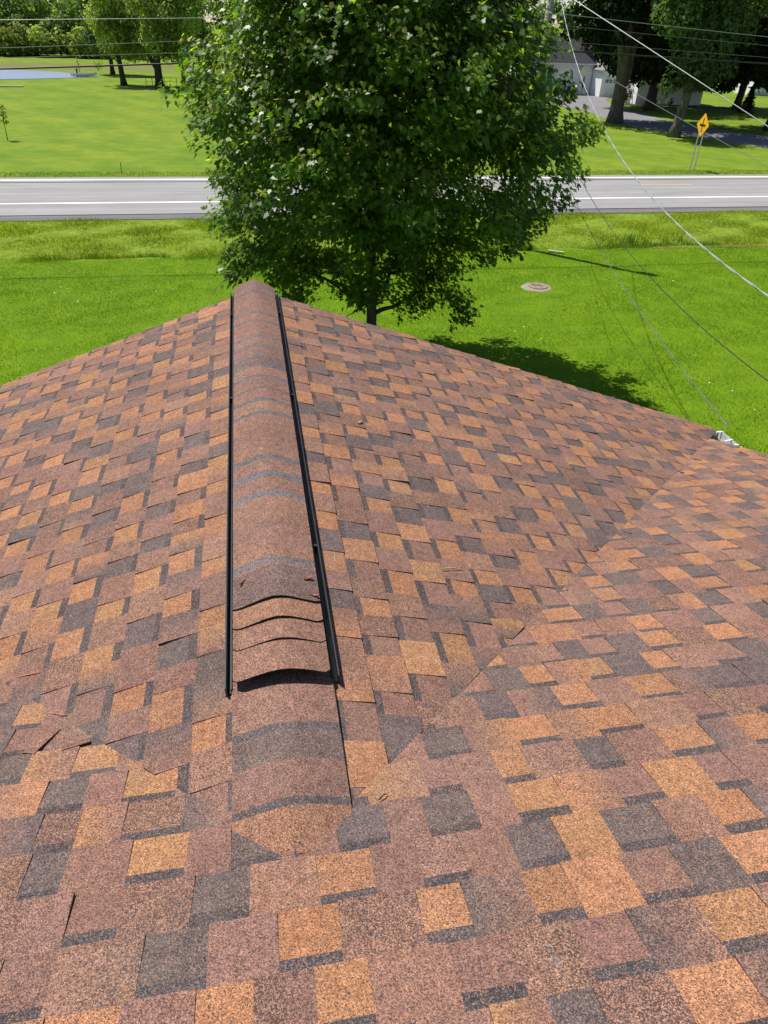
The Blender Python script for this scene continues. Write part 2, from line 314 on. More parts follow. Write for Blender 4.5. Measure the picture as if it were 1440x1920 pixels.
def make_slope(idx, O, S, T, regions, s0, s1, t0, t1):
    O, S, T = np.array(O), np.array(S, float), np.array(T, float); N = np.cross(S, T); N = N if N[2] > 0 else -N; N = N/np.linalg.norm(N)
    k0, k1 = int(math.floor(t0/EXP)), int(math.ceil(t1/EXP))
    above = []
    for k in range(k0, k1):
        row = []
        tt, tb = k*EXP, (k+1)*EXP; s = s0 - random.uniform(0, 0.3); top = random.random() < 0.5; jit = random.uniform(-0.004, 0.004); last = None; lean = 0.0
        while s < s1:
            w = random.choice([0.10, 0.11, 0.12, 0.13, 0.14, 0.155])*random.uniform(0.9, 1.1) if top else random.choice([0.09, 0.10, 0.11, 0.125])*random.uniform(0.9, 1.1)
            lean2 = random.uniform(-0.004, 0.004); c = pick(top)
            while last is not None and np.abs(c[:3]-last[:3]).sum() < 0.085: c = pick(top)
            up = [q[2] for q in above if q[0] < s+w*0.5 < q[1]]
            if up:
                for _ in range(3):
                    if np.abs(c[:3]-up[0][:3]).sum() < 0.06 or (last is not None and np.abs(c[:3]-last[:3]).sum() < 0.06): c = pick(top)
            row.append((s, s+w, c)); last = c; c2 = pick(top) if top and random.random() < 0.5 else c
            hb, ht = ((0.0088 if top else 0.0046), 0.0006); hb += random.uniform(-0.0006, 0.0010); lift = random.uniform(0.002, 0.006) if random.random() < 0.04 else 0
            tb2 = tb + jit*0.4 + random.uniform(-0.0012, 0.0012)
            polys = []
            if top:
                polys = [([(s, tt), (s+w, tt), (s+w+lean2, tb2), (s+lean, tb2)], c)]
            else:
                tm = tt + EXP*random.uniform(0.2, 0.27); e1 = lean*(tm-tt)/EXP; e2 = lean2*(tm-tt)/EXP
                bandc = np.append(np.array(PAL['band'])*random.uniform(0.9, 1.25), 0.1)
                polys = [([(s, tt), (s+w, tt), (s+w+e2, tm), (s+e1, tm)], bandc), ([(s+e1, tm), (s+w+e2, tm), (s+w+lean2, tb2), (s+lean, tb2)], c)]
            for reg in regions:
                Vs, Fs, Cs = [], [], []
                for poly, cc in polys:
                    q = clip(poly, reg)
                    if not q: continue
                    n = len(q); b = len(Vs)
                    for (a, t) in q:
                        v = (t-tt)/(tb2-tt); h = ht+(hb-ht)*v + lift*v*v
                        Vs.append(O+S*a+T*t+N*h)
                    for (a, t) in q: Vs.append(O+S*a+T*t-N*0.004)
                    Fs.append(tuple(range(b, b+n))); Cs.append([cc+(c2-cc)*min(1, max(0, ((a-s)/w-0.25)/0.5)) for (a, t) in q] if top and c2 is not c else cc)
                    for i in range(n): Fs.append((b+i, b+n+i, b+n+(i+1) % n, b+(i+1) % n)); Cs.append(cc*np.array([0.45, 0.45, 0.45, 1]))
                if Vs:
                    pr = project(np.array(Vs)); vis = (pr[:, 2] > 0.2) & (pr[:, 0] > -5) & (pr[:, 0] < 1445) & (pr[:, 1] > 0) & (pr[:, 1] < 1925)
                    area = (np.ptp(pr[:, 0])*np.ptp(pr[:, 1])) if vis.mean() > 0.6 else 0
                    pieces.append((area, idx, np.array(Vs), Fs, Cs))
            s += w; lean = lean2; top = not top
        above = row
XE, XMR = 3.885, 3.63; TE = (XE-X0)/cth
make_slope(0, (X0, 0, ZR), (0, 1, 0), (-cth, 0, -sth), [[(1, 0, YK), (0, -1, 0.004), (-1, cth, -YM)]], 0.7, YK+0.3, 0.0, TE)
make_slope(1, (X0, 0, ZR), (0, 1, 0), (cth, 0, -sth), [[(1, 0, YK), (0, -1, 0.004), (0, 1, TE), (-1, cth, -YM)]], 0.7, YK+0.3, 0.0, TE)
mainreg_r = [(-1, cth, -X0), (-1, 0, -X0), (1, 0, XMR)]; mainreg_l = [(1, cth, X0), (1, 0, X0), (-1, 0, 4.2)]
make_slope(2, (0, YM, ZR), (1, 0, 0), (0, cth, -sth), [mainreg_r, mainreg_l], -4.2, XMR+0.3, -0.62, 4.0)
pieces.sort(key=lambda p: -p[0])
deck_mat = M['black']
roof_parts = []
zdeck = lambda x: ZR - SL*abs(x-X0) - 0.008
def deck(name, P): # thin solid sheet
    P = np.array(P, float); n = len(P); V = np.vstack([P, P-[0, 0, 0.09]])
    o = obj(name, V, [tuple(range(n)), tuple(range(n, 2*n))[::-1]] + [(i, n+i, n+(i+1) % n, (i+1) % n) for i in range(n)], deck_mat, house); roof_parts.append(o)
zl = lambda d: ZR - SL*d - 0.008
deck('roof_slope', [(X0, YM, zl(0)), (X0, YK-0.012, zl(0)), (X0-(XE-X0), YK-0.012, zl(XE-X0)), (X0-(XE-X0), YM+(XE-X0), zl(XE-X0))])
deck('roof_slope', [(X0, YM, zl(0)), (XE-0.01, YM+XE-X0, zl(XE-X0)), (XE-0.01, YK-0.012, zl(XE-X0)), (X0, YK-0.012, zl(0))])
zm = lambda y: ZR - SL*(y-YM) - 0.008
YTOP = -1.6
deck('roof_slope', [(-4.2, YTOP, zm(YTOP)), (XMR-0.01, YTOP, zm(YTOP)), (XMR-0.01, YM+XMR-X0, zm(YM+XMR-X0)), (X0, YM, zm(YM)), (-4.2, YM+4.2+X0, zm(YM+4.2+X0))])
for i, (ar, idx, Vs, Fs, Cs) in enumerate(pieces[:300]):
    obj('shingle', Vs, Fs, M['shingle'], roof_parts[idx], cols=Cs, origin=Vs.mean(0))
for idx in range(3):
    V, F, Cc = [], [], []; b = 0
    for (ar, k, Vs, Fs, Cs) in pieces[300:]:
        if k == idx: V.append(Vs); F += [tuple(i+b for i in f) for f in Fs]; Cc += Cs; b += len(Vs)
    tag(obj('shingles', np.vstack(V), F, M['shingle'], roof_parts[idx], cols=Cc), kind='stuff')
# the slope behind the camera and the walls under the eaves
obj('back_slope', [(-4.2, YTOP, zm(YTOP)), (XMR, YTOP, zm(YTOP)), (XMR, YTOP-4.6, zm(YTOP)-4.6*SL), (-4.2, YTOP-4.6, zm(YTOP)-4.6*SL), (-4.2, YTOP, zm(YTOP)-0.1), (XMR, YTOP, zm(YTOP)-0.1), (XMR, YTOP-4.6, zm(YTOP)-4.6*SL-0.1), (-4.2, YTOP-4.6, zm(YTOP)-4.6*SL-0.1)], [(0,1,2,3), (4,7,6,5), (0,4,5,1), (1,5,6,2), (2,6,7,3), (3,7,4,0)], M['dark_roof'], house)
gz = ZR-0.12
wl = MB(); wl.add([(-3.5, 4.38, 0.5), (3.5, 4.38, 0.5), (3.5, 4.38, gz-SL*3.5), (X0, 4.38, gz), (-3.5, 4.38, gz-SL*3.5), (-3.5, -5.8, 0.5), (3.3, -5.8, 0.5), (3.3, -5.8, 4.2), (-3.5, -5.8, 4.2), (3.3, 4.0, 0.5), (3.3, 4.0, 4.35), (-3.5, 4.0, 4.35)], [(0,1,2,3,4), (5,8,7,6), (9,6,7,10), (5,0,4,11,8)])
wl.build('wall', M['siding'], house)
tr = MB()
for sgn in (-1, 1):
    a, b = X0, X0+sgn*(XE-X0)
    P = [(a, YK-0.03, zl(0)-0.02), (b, YK-0.03, zl(XE-X0)-0.02), (b, YK-0.03, zl(XE-X0)-0.2), (a, YK-0.03, zl(0)-0.2)]
    tr.add(P+[(x, y-0.025, z) for x, y, z in P], [(0,1,2,3), (7,6,5,4), (0,4,5,1), (1,5,6,2), (2,6,7,3), (3,7,4,0)])
tr.build('fascia', M['trim'], house)
# gutter at the right hand eave with straps
gx, gzz = XE+0.0, zl(XE-X0)-0.015
gut = MB(); prof = [(0, 0, -0.02), (0.006, 0, -0.09), (0.055, 0, -0.09), (0.075, 0, -0.012), (0.083, 0, -0.012), (0.083, 0, 0.0), (0.070, 0, 0.0), (0.05, 0, -0.08), (0.012, 0, -0.08), (0.005, 0, -0.02)]
gut.extrude([(gx+p[0], 0, gzz+p[2]) for p in prof], (0, 4.47, 0), (0, YK-0.005, 0)); g = gut.build('gutter', M['old_white'], house)
MB().add([(gx, YK-0.004, gzz-0.02), (gx+0.075, YK-0.004, gzz-0.006), (gx+0.055, YK-0.004, gzz-0.09), (gx+0.008, YK-0.004, gzz-0.1), (gx, YK, gzz-0.02), (gx+0.075, YK, gzz-0.006), (gx+0.055, YK, gzz-0.09), (gx+0.008, YK, gzz-0.1)], [(0,1,2,3), (7,6,5,4), (0,4,5,1), (1,5,6,2), (2,6,7,3), (3,7,4,0)]).build('end_cap', M['trim'], g)
for yy, a in ((4.70, 0.0), (4.55, 0.02), (4.47, -0.02), (4.42, 0.015)):
    MB().box((gx+0.038, yy, gzz+0.004), (0.085, 0.012, 0.004), rz=a*6).build('hanger_strap', M['trim'], g)
bz = XMR
rk = MB(); P = [(bz+0.002, YTOP, zm(YTOP)-0.005), (bz+0.002, YM+XMR-X0, zm(YM+XMR-X0)-0.005), (bz+0.002, YM+XMR-X0, zm(YM+XMR-X0)-0.19), (bz+0.002, YTOP, zm(YTOP)-0.19)]
rk.add(P+[(x+0.022, y, z) for x, y, z in P], [(3,2,1,0), (4,5,6,7), (0,1,5,4), (1,2,6,5), (2,3,7,6), (3,0,4,7)]); rk.build('rake_board', M['trim'], house)

# ridge vent: two plastic baffles and cap shingles
vent = obj('ridge_vent', *(lambda b: (b.V, b.F))(MB().box((X0, (1.31+YK)/2, ZR-0.020), (0.20, YK-1.34, 0.030))), M['plastic'], house)
def capz(x, lift): return ZR + lift - (SL + 1.9*max(0.0, lift))*(math.sqrt((x-X0)**2 + 0.045**2) - 0.045)
for sgn in (-1, 1):
    d0 = 0.150; b = MB()
    zs = lambda d: -SL*d + 0.004
    for (din, dout, hgt, tilt, th) in ((0.139, 0.139, 0.023, 0.001, 0.003), (0.152, 0.152, 0.031, 0.004, 0.004)):
        pr = [(din, zs(din)), (din+th, zs(din+th)), (din+th+tilt, zs(din)+hgt), (din+tilt, zs(din)+hgt)]
        b.extrude([(X0+sgn*p[0], 0, ZR+p[1]) for p in (pr if sgn > 0 else pr[::-1])], (0, 1.295, 0), (0, YK+0.01, 0))
    pr = [(0.130, zs(0.130)), (0.161, zs(0.161)), (0.161, zs(0.161)+0.004), (0.130, zs(0.130)+0.004)]
    b.extrude([(X0+sgn*p[0], 0, ZR+p[1]) for p in (pr if sgn > 0 else pr[::-1])], (0, 1.297, 0), (0, YK, 0))
    rail = b.build('baffle', M['plastic'], vent)
    for yy in (1.9, 3.12, 4.32):                             # splice clips between lengths of baffle
        MB().box((X0+sgn*0.1465, yy, ZR+zs(0.1465)+0.013), (0.018, 0.012, 0.028)).build('splice_clip', M['plastic'], vent) if sgn > 0 or yy > 2 else None
def cap_strip(name, y0, y1, lift0, lift1, c, band, hw, parent, front_clip=0.0, bandfrac=0.2, curve=1.0, warp=0.0):
    """y0 nearer the camera; lift at each end; band = dark strip at the near end"""
    n = 22; xsn = np.linspace(-hw, hw, n+1); rows = [(y0, lift0), (y0+(y1-y0)*bandfrac, lift0+(lift1-lift0)*bandfrac), (y1, lift1)]
    V, F, Cc = [], [], []
    for (y, lf) in rows:
        for x in xsn:
            yy = y + (max(0, abs(x)-(hw-0.016))*front_clip if y == y0 else 0)
            z = capz(X0+x, lf) + 0.0018*math.sin(x*31+y0*9) - warp*abs(x/hw)**1.5
            V.append((X0+x, yy, z))
    m = len(V); V += [(a, b, c_-0.0045) for a, b, c_ in V]; W = n+1
    for j in range(2):
        for i in range(n):
            F.append((j*W+i, j*W+i+1, (j+1)*W+i+1, (j+1)*W+i)); Cc.append(band if j == 0 and band is not None else c)
            F.append((m+j*W+i, m+(j+1)*W+i, m+(j+1)*W+i+1, m+j*W+i+1)); Cc.append(np.array(c)*0.4)
    for i in range(n):
        F.append((i, m+i, m+i+1, i+1)); Cc.append(np.array(PAL['band'])*0.5); e = 2*W
        F.append((e+i, e+i+1, m+e+i+1, m+e+i)); Cc.append(np.array(PAL['band'])*0.6)
    for j in range(2):
        for e in (0, n): F.append((j*W+e, (j+1)*W+e, m+(j+1)*W+e, m+j*W+e)); Cc.append(np.array(PAL['band'])*0.6)
    obj(name, V, F, M['shingle'], parent, cols=Cc, smooth=False)
capc = lambda: np.array(PAL[random.choices(['red', 'mix', 'dark', 'brown'], [34, 34, 5, 27])[0]])*0.75+np.array(PAL['mix'])*0.25*random.uniform(0.9, 1.1)
mixc = lambda a, b, t: np.array(PAL[a])*(1-t)+np.array(PAL[b])*t
y = YK+0.03; k = 0
while y > 1.62:
    y0 = y-0.132
    bd = np.array(PAL['band'])*random.uniform(1.9, 2.7) if random.random() < 0.75 else None
    cap_strip('cap_shingle', max(y0, 1.565), y+0.004, 0.050, 0.0545, capc()*1.02, bd, 0.1345, vent, bandfrac=random.uniform(0.2, 0.4), warp=0.018*max(0, (y-4.2)/0.6)); y = y0; k += 1
cap_strip('cap_shingle', 1.568, 1.72, 0.0605, 0.056, mixc('dark', 'brown', 0.35), None, 0.1345, vent, front_clip=0.4)
cap_strip('cap_shingle', 1.484, 1.60, 0.0555, 0.050, mixc('mix', 'orange', 0.35), None, 0.1345, vent, front_clip=0.8)
cap_strip('cap_shingle', 1.400, 1.52, 0.0515, 0.046, mixc('mix', 'red', 0.4), None, 0.1345, vent, front_clip=0.9)
cap_strip('cap_shingle', 1.287, 1.44, 0.0475, 0.0455, mixc('mix', 'red', 0.35), None, 0.1345, vent, front_clip=0.8)
MB().box((X0, 1.335, ZR+0.006), (0.05, 0.02, 0.03)).build('vent_plug', M['black'], vent)
ridge = obj('ridge_cap', *(lambda b: (b.V, b.F))(MB().box((X0, 1.15, ZR-0.03), (0.04, 0.3, 0.01))), M['black'], house)
cap_strip('cap_shingle', 1.250, 1.45, 0.0060, 0.0095, mixc('red', 'mix', 0.5), None, 0.140, ridge)
cap_strip('cap_shingle', 1.113, 1.255, 0.0040, 0.0085, mixc('red', 'mix', 0.4), np.array(PAL['band'])*1.5, 0.140, ridge, bandfrac=0.22)
cap_strip('cap_shingle', 1.030, 1.118, 0.0020, 0.0065, mixc('dark', 'brown', 0.15), None, 0.140, ridge)
cap_strip('cap_shingle', 0.905, 1.034, 0.0000, 0.0045, mixc('red', 'brown', 0.3), np.array(PAL['band'])*1.4, 0.140, ridge, bandfrac=0.2)
cap_strip('cap_shingle', 0.795, 0.909, -0.002, 0.0025, mixc('orange', 'mix', 0.5), None, 0.140, ridge)

# bits lying on the roof
for (x, y, a, lab) in ((0.088, 1.67, 0.4, 'red maple seed by the right baffle, farther of the pair'), (0.098, 1.592, -0.3, 'red maple seed by the right baffle, nearer the cap edge'), (-0.122, 1.683, 1.0, 'red maple seed by the left baffle on the dark cap')):
    zc = capz(x, 0.060); ca, sa = math.cos(a), math.sin(a)
    pts = [(-0.017, 0), (-0.012, 0.0035), (-0.004, 0.004), (0.006, 0.0075), (0.014, 0.0062), (0.017, 0.001), (0.012, -0.004), (0.002, -0.003), (-0.008, -0.004), (-0.014, -0.0035)]
    V = [(x+ca*p-sa*q, y+sa*p+ca*q, zc+0.002+0.004*abs(p)/0.017 - 0*q) for p, q in pts]; n = len(V); V += [(a_, b_, c_-0.003) for a_, b_, c_ in V]
    tag(obj('maple_seed', V, [tuple(range(n)), tuple(range(n, 2*n))[::-1]]+[(i, n+i, n+(i+1) % n, (i+1) % n) for i in range(n)], M['seed']), lab, 'seed', 'dry maple seeds on the ridge vent')
def stick(name, a, b, rad, mat, label, cat):
    a, b = np.array(a, float), np.array(b, float); mid = (a+b)/2+[0.002, 0.003, 0.004]
    return tag(MB().tube([a, mid, b], [rad, rad*1.1, rad*0.6], 6).build(name, mat), label, cat)
zrs = lambda x, y: ZR-SL*(x-X0)+0.010
stick('straw', (0.612, 1.922, zrs(0.612, 0)), (0.705, 1.94, zrs(0.705, 0)), 0.0022, M['straw'], 'thin dry straw lying on the right roof slope', 'straw')
stick('leaf_scrap', (0.45, 3.02, zrs(0.45, 0)), (0.475, 3.04, zrs(0.475, 0)), 0.006, M['straw'], 'small tan scrap on the right roof slope', 'scrap')
zms = lambda y: ZR-SL*(y-YM)+0.009
stick('twig', (0.190, 0.914, zms(0.914)), (0.214, 0.93, zms(0.93)), 0.0018, M['bark_dark'], 'short dark twig just right of the ridge end', 'twig')
def chalk(pts, wd):
    b = MB(); pts = [np.array((x, y, ZR-SL*abs(x-X0)+0.0102)) for x, y in pts]
    for p, q in zip(pts[:-1], pts[1:]):
        d = (q-p)/np.linalg.norm(q-p); s_ = np.cross(d, [0, 0, 1]); s_ = s_/np.linalg.norm(s_)*wd
        b.add([p-s_, q-s_*0.7, q+s_*0.7, p+s_], [(0, 1, 2, 3)])
    return b.build('chalk_mark', M['chalk'], house)
chalk([(-0.905, 1.690), (-0.85, 1.678), (-0.80, 1.672)], 0.0025); chalk([(-0.90, 1.630), (-0.85, 1.575), (-0.79, 1.522), (-0.70, 1.44)], 0.0028); chalk([(-0.78, 1.505), (-0.72, 1.47), (-0.665, 1.442)], 0.002)
# lifted shingle corner on the left valley and cut slits along the valleys
def flap(x, y, dx, dy, mat=M['shingle']):
    z = max(ZR-SL*abs(x-X0), ZR-SL*(y-YM))+0.004; c = np.array(PAL['mix'])
    d = np.array([dx, dy, 0.0]); s_ = np.array([-dy, dx, 0])*0.35; P = [np.array([x, y, z])+q for q in (-d-s_, d-s_, d+s_, -d+s_)]
    hgt = lambda p: max(ZR-SL*abs(p[0]-X0), ZR-SL*(p[1]-YM))
    top = [(p[0], p[1], hgt(p)+(0.011 if i in (0, 1) else 0.007)) for i, p in enumerate(P)]; bot = [(p[0], p[1], hgt(p)+0.001) for p in P]
    obj('shingle_flap', top+bot, [(0,1,2,3), (0,4,5,1), (1,5,6,2), (2,6,7,3), (3,7,4,0)], mat, roof_parts[2], cols=[c*random.uniform(0.6, 1.3)]+[c*0.35]*4)
flap(-0.60, 1.295, 0.035, 0.012); flap(-0.70, 1.33, 0.02, 0.05)
for (d, ox, oy) in ((1.75, 0.03, 0.02), (2.4, 0.02, 0.01), (2.75, 0.0, 0.02), (3.05, 0.03, 0.0)):
    flap(X0+d+ox, YM+d-0.05+oy, 0.006, -0.026)

# ------------------------------------------------------------------ trees
def ortho(N):
    a = np.where(np.abs(N[:, 2:3]) < 0.9, np.array([[0, 0, 1.0]]), np.array([[1.0, 0, 0]])); t = np.cross(N, a); t /= np.linalg.norm(t, axis=1, keepdims=True)+1e-9
    return t
def leaf_cards(P, N, T, size, outline, fold=0.0):
    N = N/(np.linalg.norm(N, axis=1, keepdims=True)+1e-9); T = T-N*(T*N).sum(1, keepdims=True); T /= np.linalg.norm(T, axis=1, keepdims=True)+1e-9; B = np.cross(N, T)
    o = np.array(outline); V = P[:, None, :] + size[:, None, None]*(o[None, :, 0:1]*T[:, None, :] + o[None, :, 1:2]*B[:, None, :] - fold*np.abs(o[None, :, 1:2])*N[:, None, :] - fold*0.6*(o[None, :, 0:1]**2)*N[:, None, :])
    return V
MAPLE = [(0, -0.04), (-0.08, -0.34), (0.16, -0.25), (0.30, -0.52), (0.42, -0.22), (0.58, -0.24), (1.0, 0.0), (0.58, 0.24), (0.42, 0.22), (0.30, 0.52), (0.16, 0.25), (-0.08, 0.34), (0, 0.04)]
SPRIG = [(-0.5, 0), (-0.2, -0.34), (0.12, -0.22), (0.5, -0.3), (0.62, 0.08), (0.25, 0.2), (0.1, 0.46), (-0.25, 0.25)]
def rand_dir(n): v = rng.normal(size=(n, 3)); return v/np.linalg.norm(v, axis=1, keepdims=True)
def limb(a, b, r0, r1, sag=0.0, wob=0.06, n=6):
    a, b = np.array(a, float), np.array(b, float); L = np.linalg.norm(b-a); t = np.linspace(0, 1, n); p = a+(b-a)*t[:, None]
    p[1:-1] += rng.normal(size=(n-2, 3))*wob*L*0.35; p[:, 2] += sag*L*np.sin(t*math.pi)
    return p, r0+(r1-r0)*t**0.8
# the maple in the front lawn
MX, MY = 2.56, 15.3; MZ = float(zg(MX, MY))
maple = thing('maple_tree', (MX, MY, MZ), 'large dark green maple tree on the lawn just beyond the ridge end', 'tree')
PZ = [1.7, 2.0, 2.4, 2.9, 3.4, 4.0, 4.6, 5.2, 6.0, 6.8, 7.6, 8.6, 9.6, 10.6, 11.2]; PR = [0.5, 1.3, 2.2, 2.8, 3.15, 3.5, 3.82, 3.9, 3.75, 3.45, 3.05, 2.5, 1.7, 0.8, 0.1]
MOFF = lambda z: float(np.interp(z, [1.7, 3.5, 4.8, 6.5, 9], [0.1, 0.15, 0.30, 0.22, 0.0]))
trunk = MB(); tp = [(MX+0.02*math.sin(z*1.3), MY+0.03*math.cos(z), z) for z in np.linspace(MZ-0.1, 9.8, 16)]
tr_r = np.interp(np.linspace(0, 1, 16), [0, 0.06, 0.5, 1], [0.17, 0.125, 0.085, 0.02]); trunk.tube(tp, tr_r, 10)
tk = trunk.build('trunk', M['bark_dark'], maple, smooth=True)
limbs = MB(); nodes = []
for k in range(46):
    z0 = 1.75 + 7.4*(k/46)**0.95; a = k*2.39996 + random.uniform(-0.3, 0.3); L = np.interp(z0+1.1, PZ, PR)*random.uniform(0.68, 0.86)
    up = random.uniform(0.30, 0.62) if z0 > 2.6 else random.uniform(0.02, 0.28)
    e = (MX+0.1+L*math.cos(a), MY+L*math.sin(a), z0+L*up); p, rd = limb((MX, MY, z0), e, 0.05*(1-k/60)+0.012, 0.006, 0.05, 0.1, 8); limbs.tube(p, rd, 6); nodes.append(p[2:])
    for q in range(3):
        i = random.randint(2, 6); b = a+random.choice([-1, 1])*random.uniform(0.5, 0.9); l2 = L*random.uniform(0.22, 0.36)
        e2 = p[i]+np.array([math.cos(b)*l2, math.sin(b)*l2, l2*random.uniform(0.1, 0.6)]); p2, rd2 = limb(p[i], e2, rd[i]*0.6, 0.004, 0.03, 0.1, 5); limbs.tube(p2, rd2, 5); nodes.append(p2[1:])
nodes = np.vstack(nodes)
# leaf clusters: around twig points, kept inside an uneven crown outline
def crown_r(z, ang): return np.interp(z, PZ, PR)*(1+0.07*np.sin(3*ang+z*1.7)+0.06*np.sin(7*ang-2.3*z)+0.04*np.sin(13*ang+z*4))
cl = []
while len(cl) < 2350:
    if random.random() < 0.55:
        n0 = nodes[random.randrange(len(nodes))]; c = n0+rng.normal(size=3)*[0.42, 0.42, 0.3]
    else:
        z = random.uniform(2.2, 10.8); a = random.uniform(0, 2*math.pi); c = np.array([MX+MOFF(z), MY, z])+np.array([math.cos(a), math.sin(a), 0])*crown_r(z, a)*random.uniform(0.72, 0.99)
    d = c[:2]-[MX+MOFF(c[2]), MY]; rr = np.hypot(*d); lim = crown_r(c[2], math.atan2(d[1], d[0]))
    if rr > lim: continue
    if c[2] < 3.4 and random.random() < 0.4: continue
    if c[1] < MY-1.2 and c[2] < 3.75+0.33*(MY-c[1]-1.2): continue        # light gets under the near side
    cl.append(c)
for q in range(16): cl.append(np.array([-0.35, 14.9, 3.0])+rng.normal(size=3)*[0.2, 0.2, 0.14] if q < 5 else np.array([4.4, 14.6, 2.05])+rng.normal(size=3)*[0.28, 0.2, 0.14] if q < 11 else np.array([1.6, 14.4, 1.75])+rng.normal(size=3)*[0.4, 0.2, 0.10])
cl = np.array(cl)
for e in ((-0.3, 14.9, 3.0), (4.4, 14.6, 2.1), (1.7, 14.5, 1.8)): p, rd = limb((MX, MY, 1.9), e, 0.022, 0.005, 0.12, 0.06, 8); limbs.tube(p, rd, 5)
limbs.build('branches', M['bark_dark'], maple, smooth=True)
per = rng.integers(34, 76, len(cl)); C = np.repeat(cl, per, 0); n = len(C); off = np.clip(rng.normal(size=(n, 3)), -1.9, 1.9)*[0.155, 0.155, 0.115]; P = C+off
out = P-[MX, MY, 0]; out[:, 2] = 0; out /= np.linalg.norm(out, axis=1, keepdims=True)+1e-6
N = np.array([0, 0, 1.0])*0.9+out*0.55+rng.normal(size=(n, 3))*0.45; T = out*0.5+np.array([0, 0, -0.75])+rng.normal(size=(n, 3))*0.5
size = rng.uniform(0.08, 0.135, n); base = np.tile(np.array([[0.088, 0.152, 0.015]]), (n, 1))
tone = np.repeat(rng.uniform(0.6, 1.35, len(cl)), per); base = base*tone[:, None]
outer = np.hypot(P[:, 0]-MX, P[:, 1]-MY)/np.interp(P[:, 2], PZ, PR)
newg_lit = (off[:, 2] > 0.085) & (outer > 0.66) & (rng.random(n) < 0.75); base[newg_lit] = np.array([0.29, 0.34, 0.04])*rng.uniform(0.7, 1.2, (newg_lit.sum(), 1)); size[newg_lit] *= 0.8  # young leaves on clump tops, with sunlit brightness put into their colour
tip = newg_lit & (rng.random(n) < 0.12); base[tip] = np.array([0.26, 0.20, 0.03])
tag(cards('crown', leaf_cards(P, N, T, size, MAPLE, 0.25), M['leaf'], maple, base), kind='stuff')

def far_crown(centers, radii, per, size, green, spread=1.0, droop=0.0, var=0.35):
    """leaf sprays through a crown of uneven lobes"""
    Ps, Ns, cs = [], [], []
    for c, r in zip(np.array(centers, float), radii):
        n = int(per*r*r); d = rand_dir(n); q = rng.random(n)**0.33; r3 = np.array([r, r, r*0.85])
        p = c+d*r3*(0.45+0.6*q)[:, None]*(1+0.16*np.sin(d[:, 0:1]*7+c[2])*np.sin(d[:, 1:2]*9+c[0])); p[:, 2] -= droop*rng.random(n)*r
        Ps.append(p); Ns.append(d+np.array([0, 0, 0.5])+rng.normal(size=(n, 3))*0.5); k = random.uniform(1-var, 1+var)
        cs.append(np.tile(np.array(green)*k, (n, 1))*rng.uniform(0.75, 1.25, (n, 1)))
    P = np.vstack(Ps); N = np.vstack(Ns); n = len(P); T = rng.normal(size=(n, 3)); T[:, 2] -= 0.6+droop*2
    return leaf_cards(P, N, T, rng.uniform(0.7, 1.3, n)*size, SPRIG, 0.15), np.vstack(cs)
def far_tree(name, base, label, crown, trunk_r, top, green, per=90, size=0.34, limbs=5, lean=(0, 0), mat='bark', group=None, fork=None, droop=0.0, cat='tree', flare=1.5, leaf='far_leaf'):
    x, y, z = base; t = thing(name, (x, y, z), label, cat, group); b = MB(); zz = np.linspace(z-0.1, z+top, 9); u = np.linspace(0, 1, 9)
    pts = [(x+lean[0]*k, y+lean[1]*k, h) for k, h in zip(u, zz)]; rad = np.interp(u, [0, 0.07, 0.2, 0.6, 1], [trunk_r*flare, trunk_r*1.12, trunk_r, trunk_r*0.8, trunk_r*0.3]); b.tube(pts, rad, 10)
    if fork:
        for f in fork:
            p, rd = limb((x+lean[0]*f[0], y+lean[1]*f[0], z+top*f[0]), f[1], trunk_r*0.75, trunk_r*0.3, 0.02, 0.04, 7); b.tube(p, rd, 9)
    b.build('trunk', M[mat], t, smooth=True)
    if limbs:
        lb = MB()
        for c, r in list(crown)[:limbs]:
            p, rd = limb(pts[5], c, trunk_r*0.4, 0.03, 0.06, 0.08, 6); lb.tube(p, rd, 6)
        lb.build('branches', M[mat], t, smooth=True)
    V, cs = far_crown([c for c, r in crown], [r for c, r in crown], per, size, green, droop=droop); tag(cards('crown', V, M[leaf], t, cs), kind='stuff')
    return t
def blob(x, y, z0, z1, rad, n, rr=(0.9, 1.7)):
    out = []
    for i in range(n):
        u = random.random(); z = z0+(z1-z0)*u; R_ = rad*math.sin(math.pi*(0.18+0.74*u)); a = random.uniform(0, 2*math.pi); q = R_*math.sqrt(random.random())
        out.append(((x+q*math.cos(a), y+q*math.sin(a), z), random.uniform(*rr)))
    return out
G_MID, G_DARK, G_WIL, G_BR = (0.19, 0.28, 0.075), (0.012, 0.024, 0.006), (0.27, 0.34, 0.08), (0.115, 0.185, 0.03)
far_tree('maple_tree', (36.3, 72.2, 0), 'tall tree with a thick forked grey trunk left of the driveway bend', blob(36.8, 73, 7.2, 15, 6.5, 40, (1.4, 2.3)) + [((33.4, 74, 6.6), 1.3), ((31.8, 75, 7.9), 1.6), ((40, 74, 5.6), 1.6), ((38.6, 75, 6.6), 1.8), ((42, 74, 6.8), 1.9), ((34.6, 75, 7.2), 1.6), ((36.6, 76, 7.0), 1.7), ((40.5, 75, 8.0), 1.9)], 0.62, 9.0, G_DARK, 60, 0.42, 6, (-0.2, 0), leaf='shade_leaf', fork=[(0.3, (38.0, 72.6, 10.5)), (0.36, (34.4, 72.4, 9.5))])
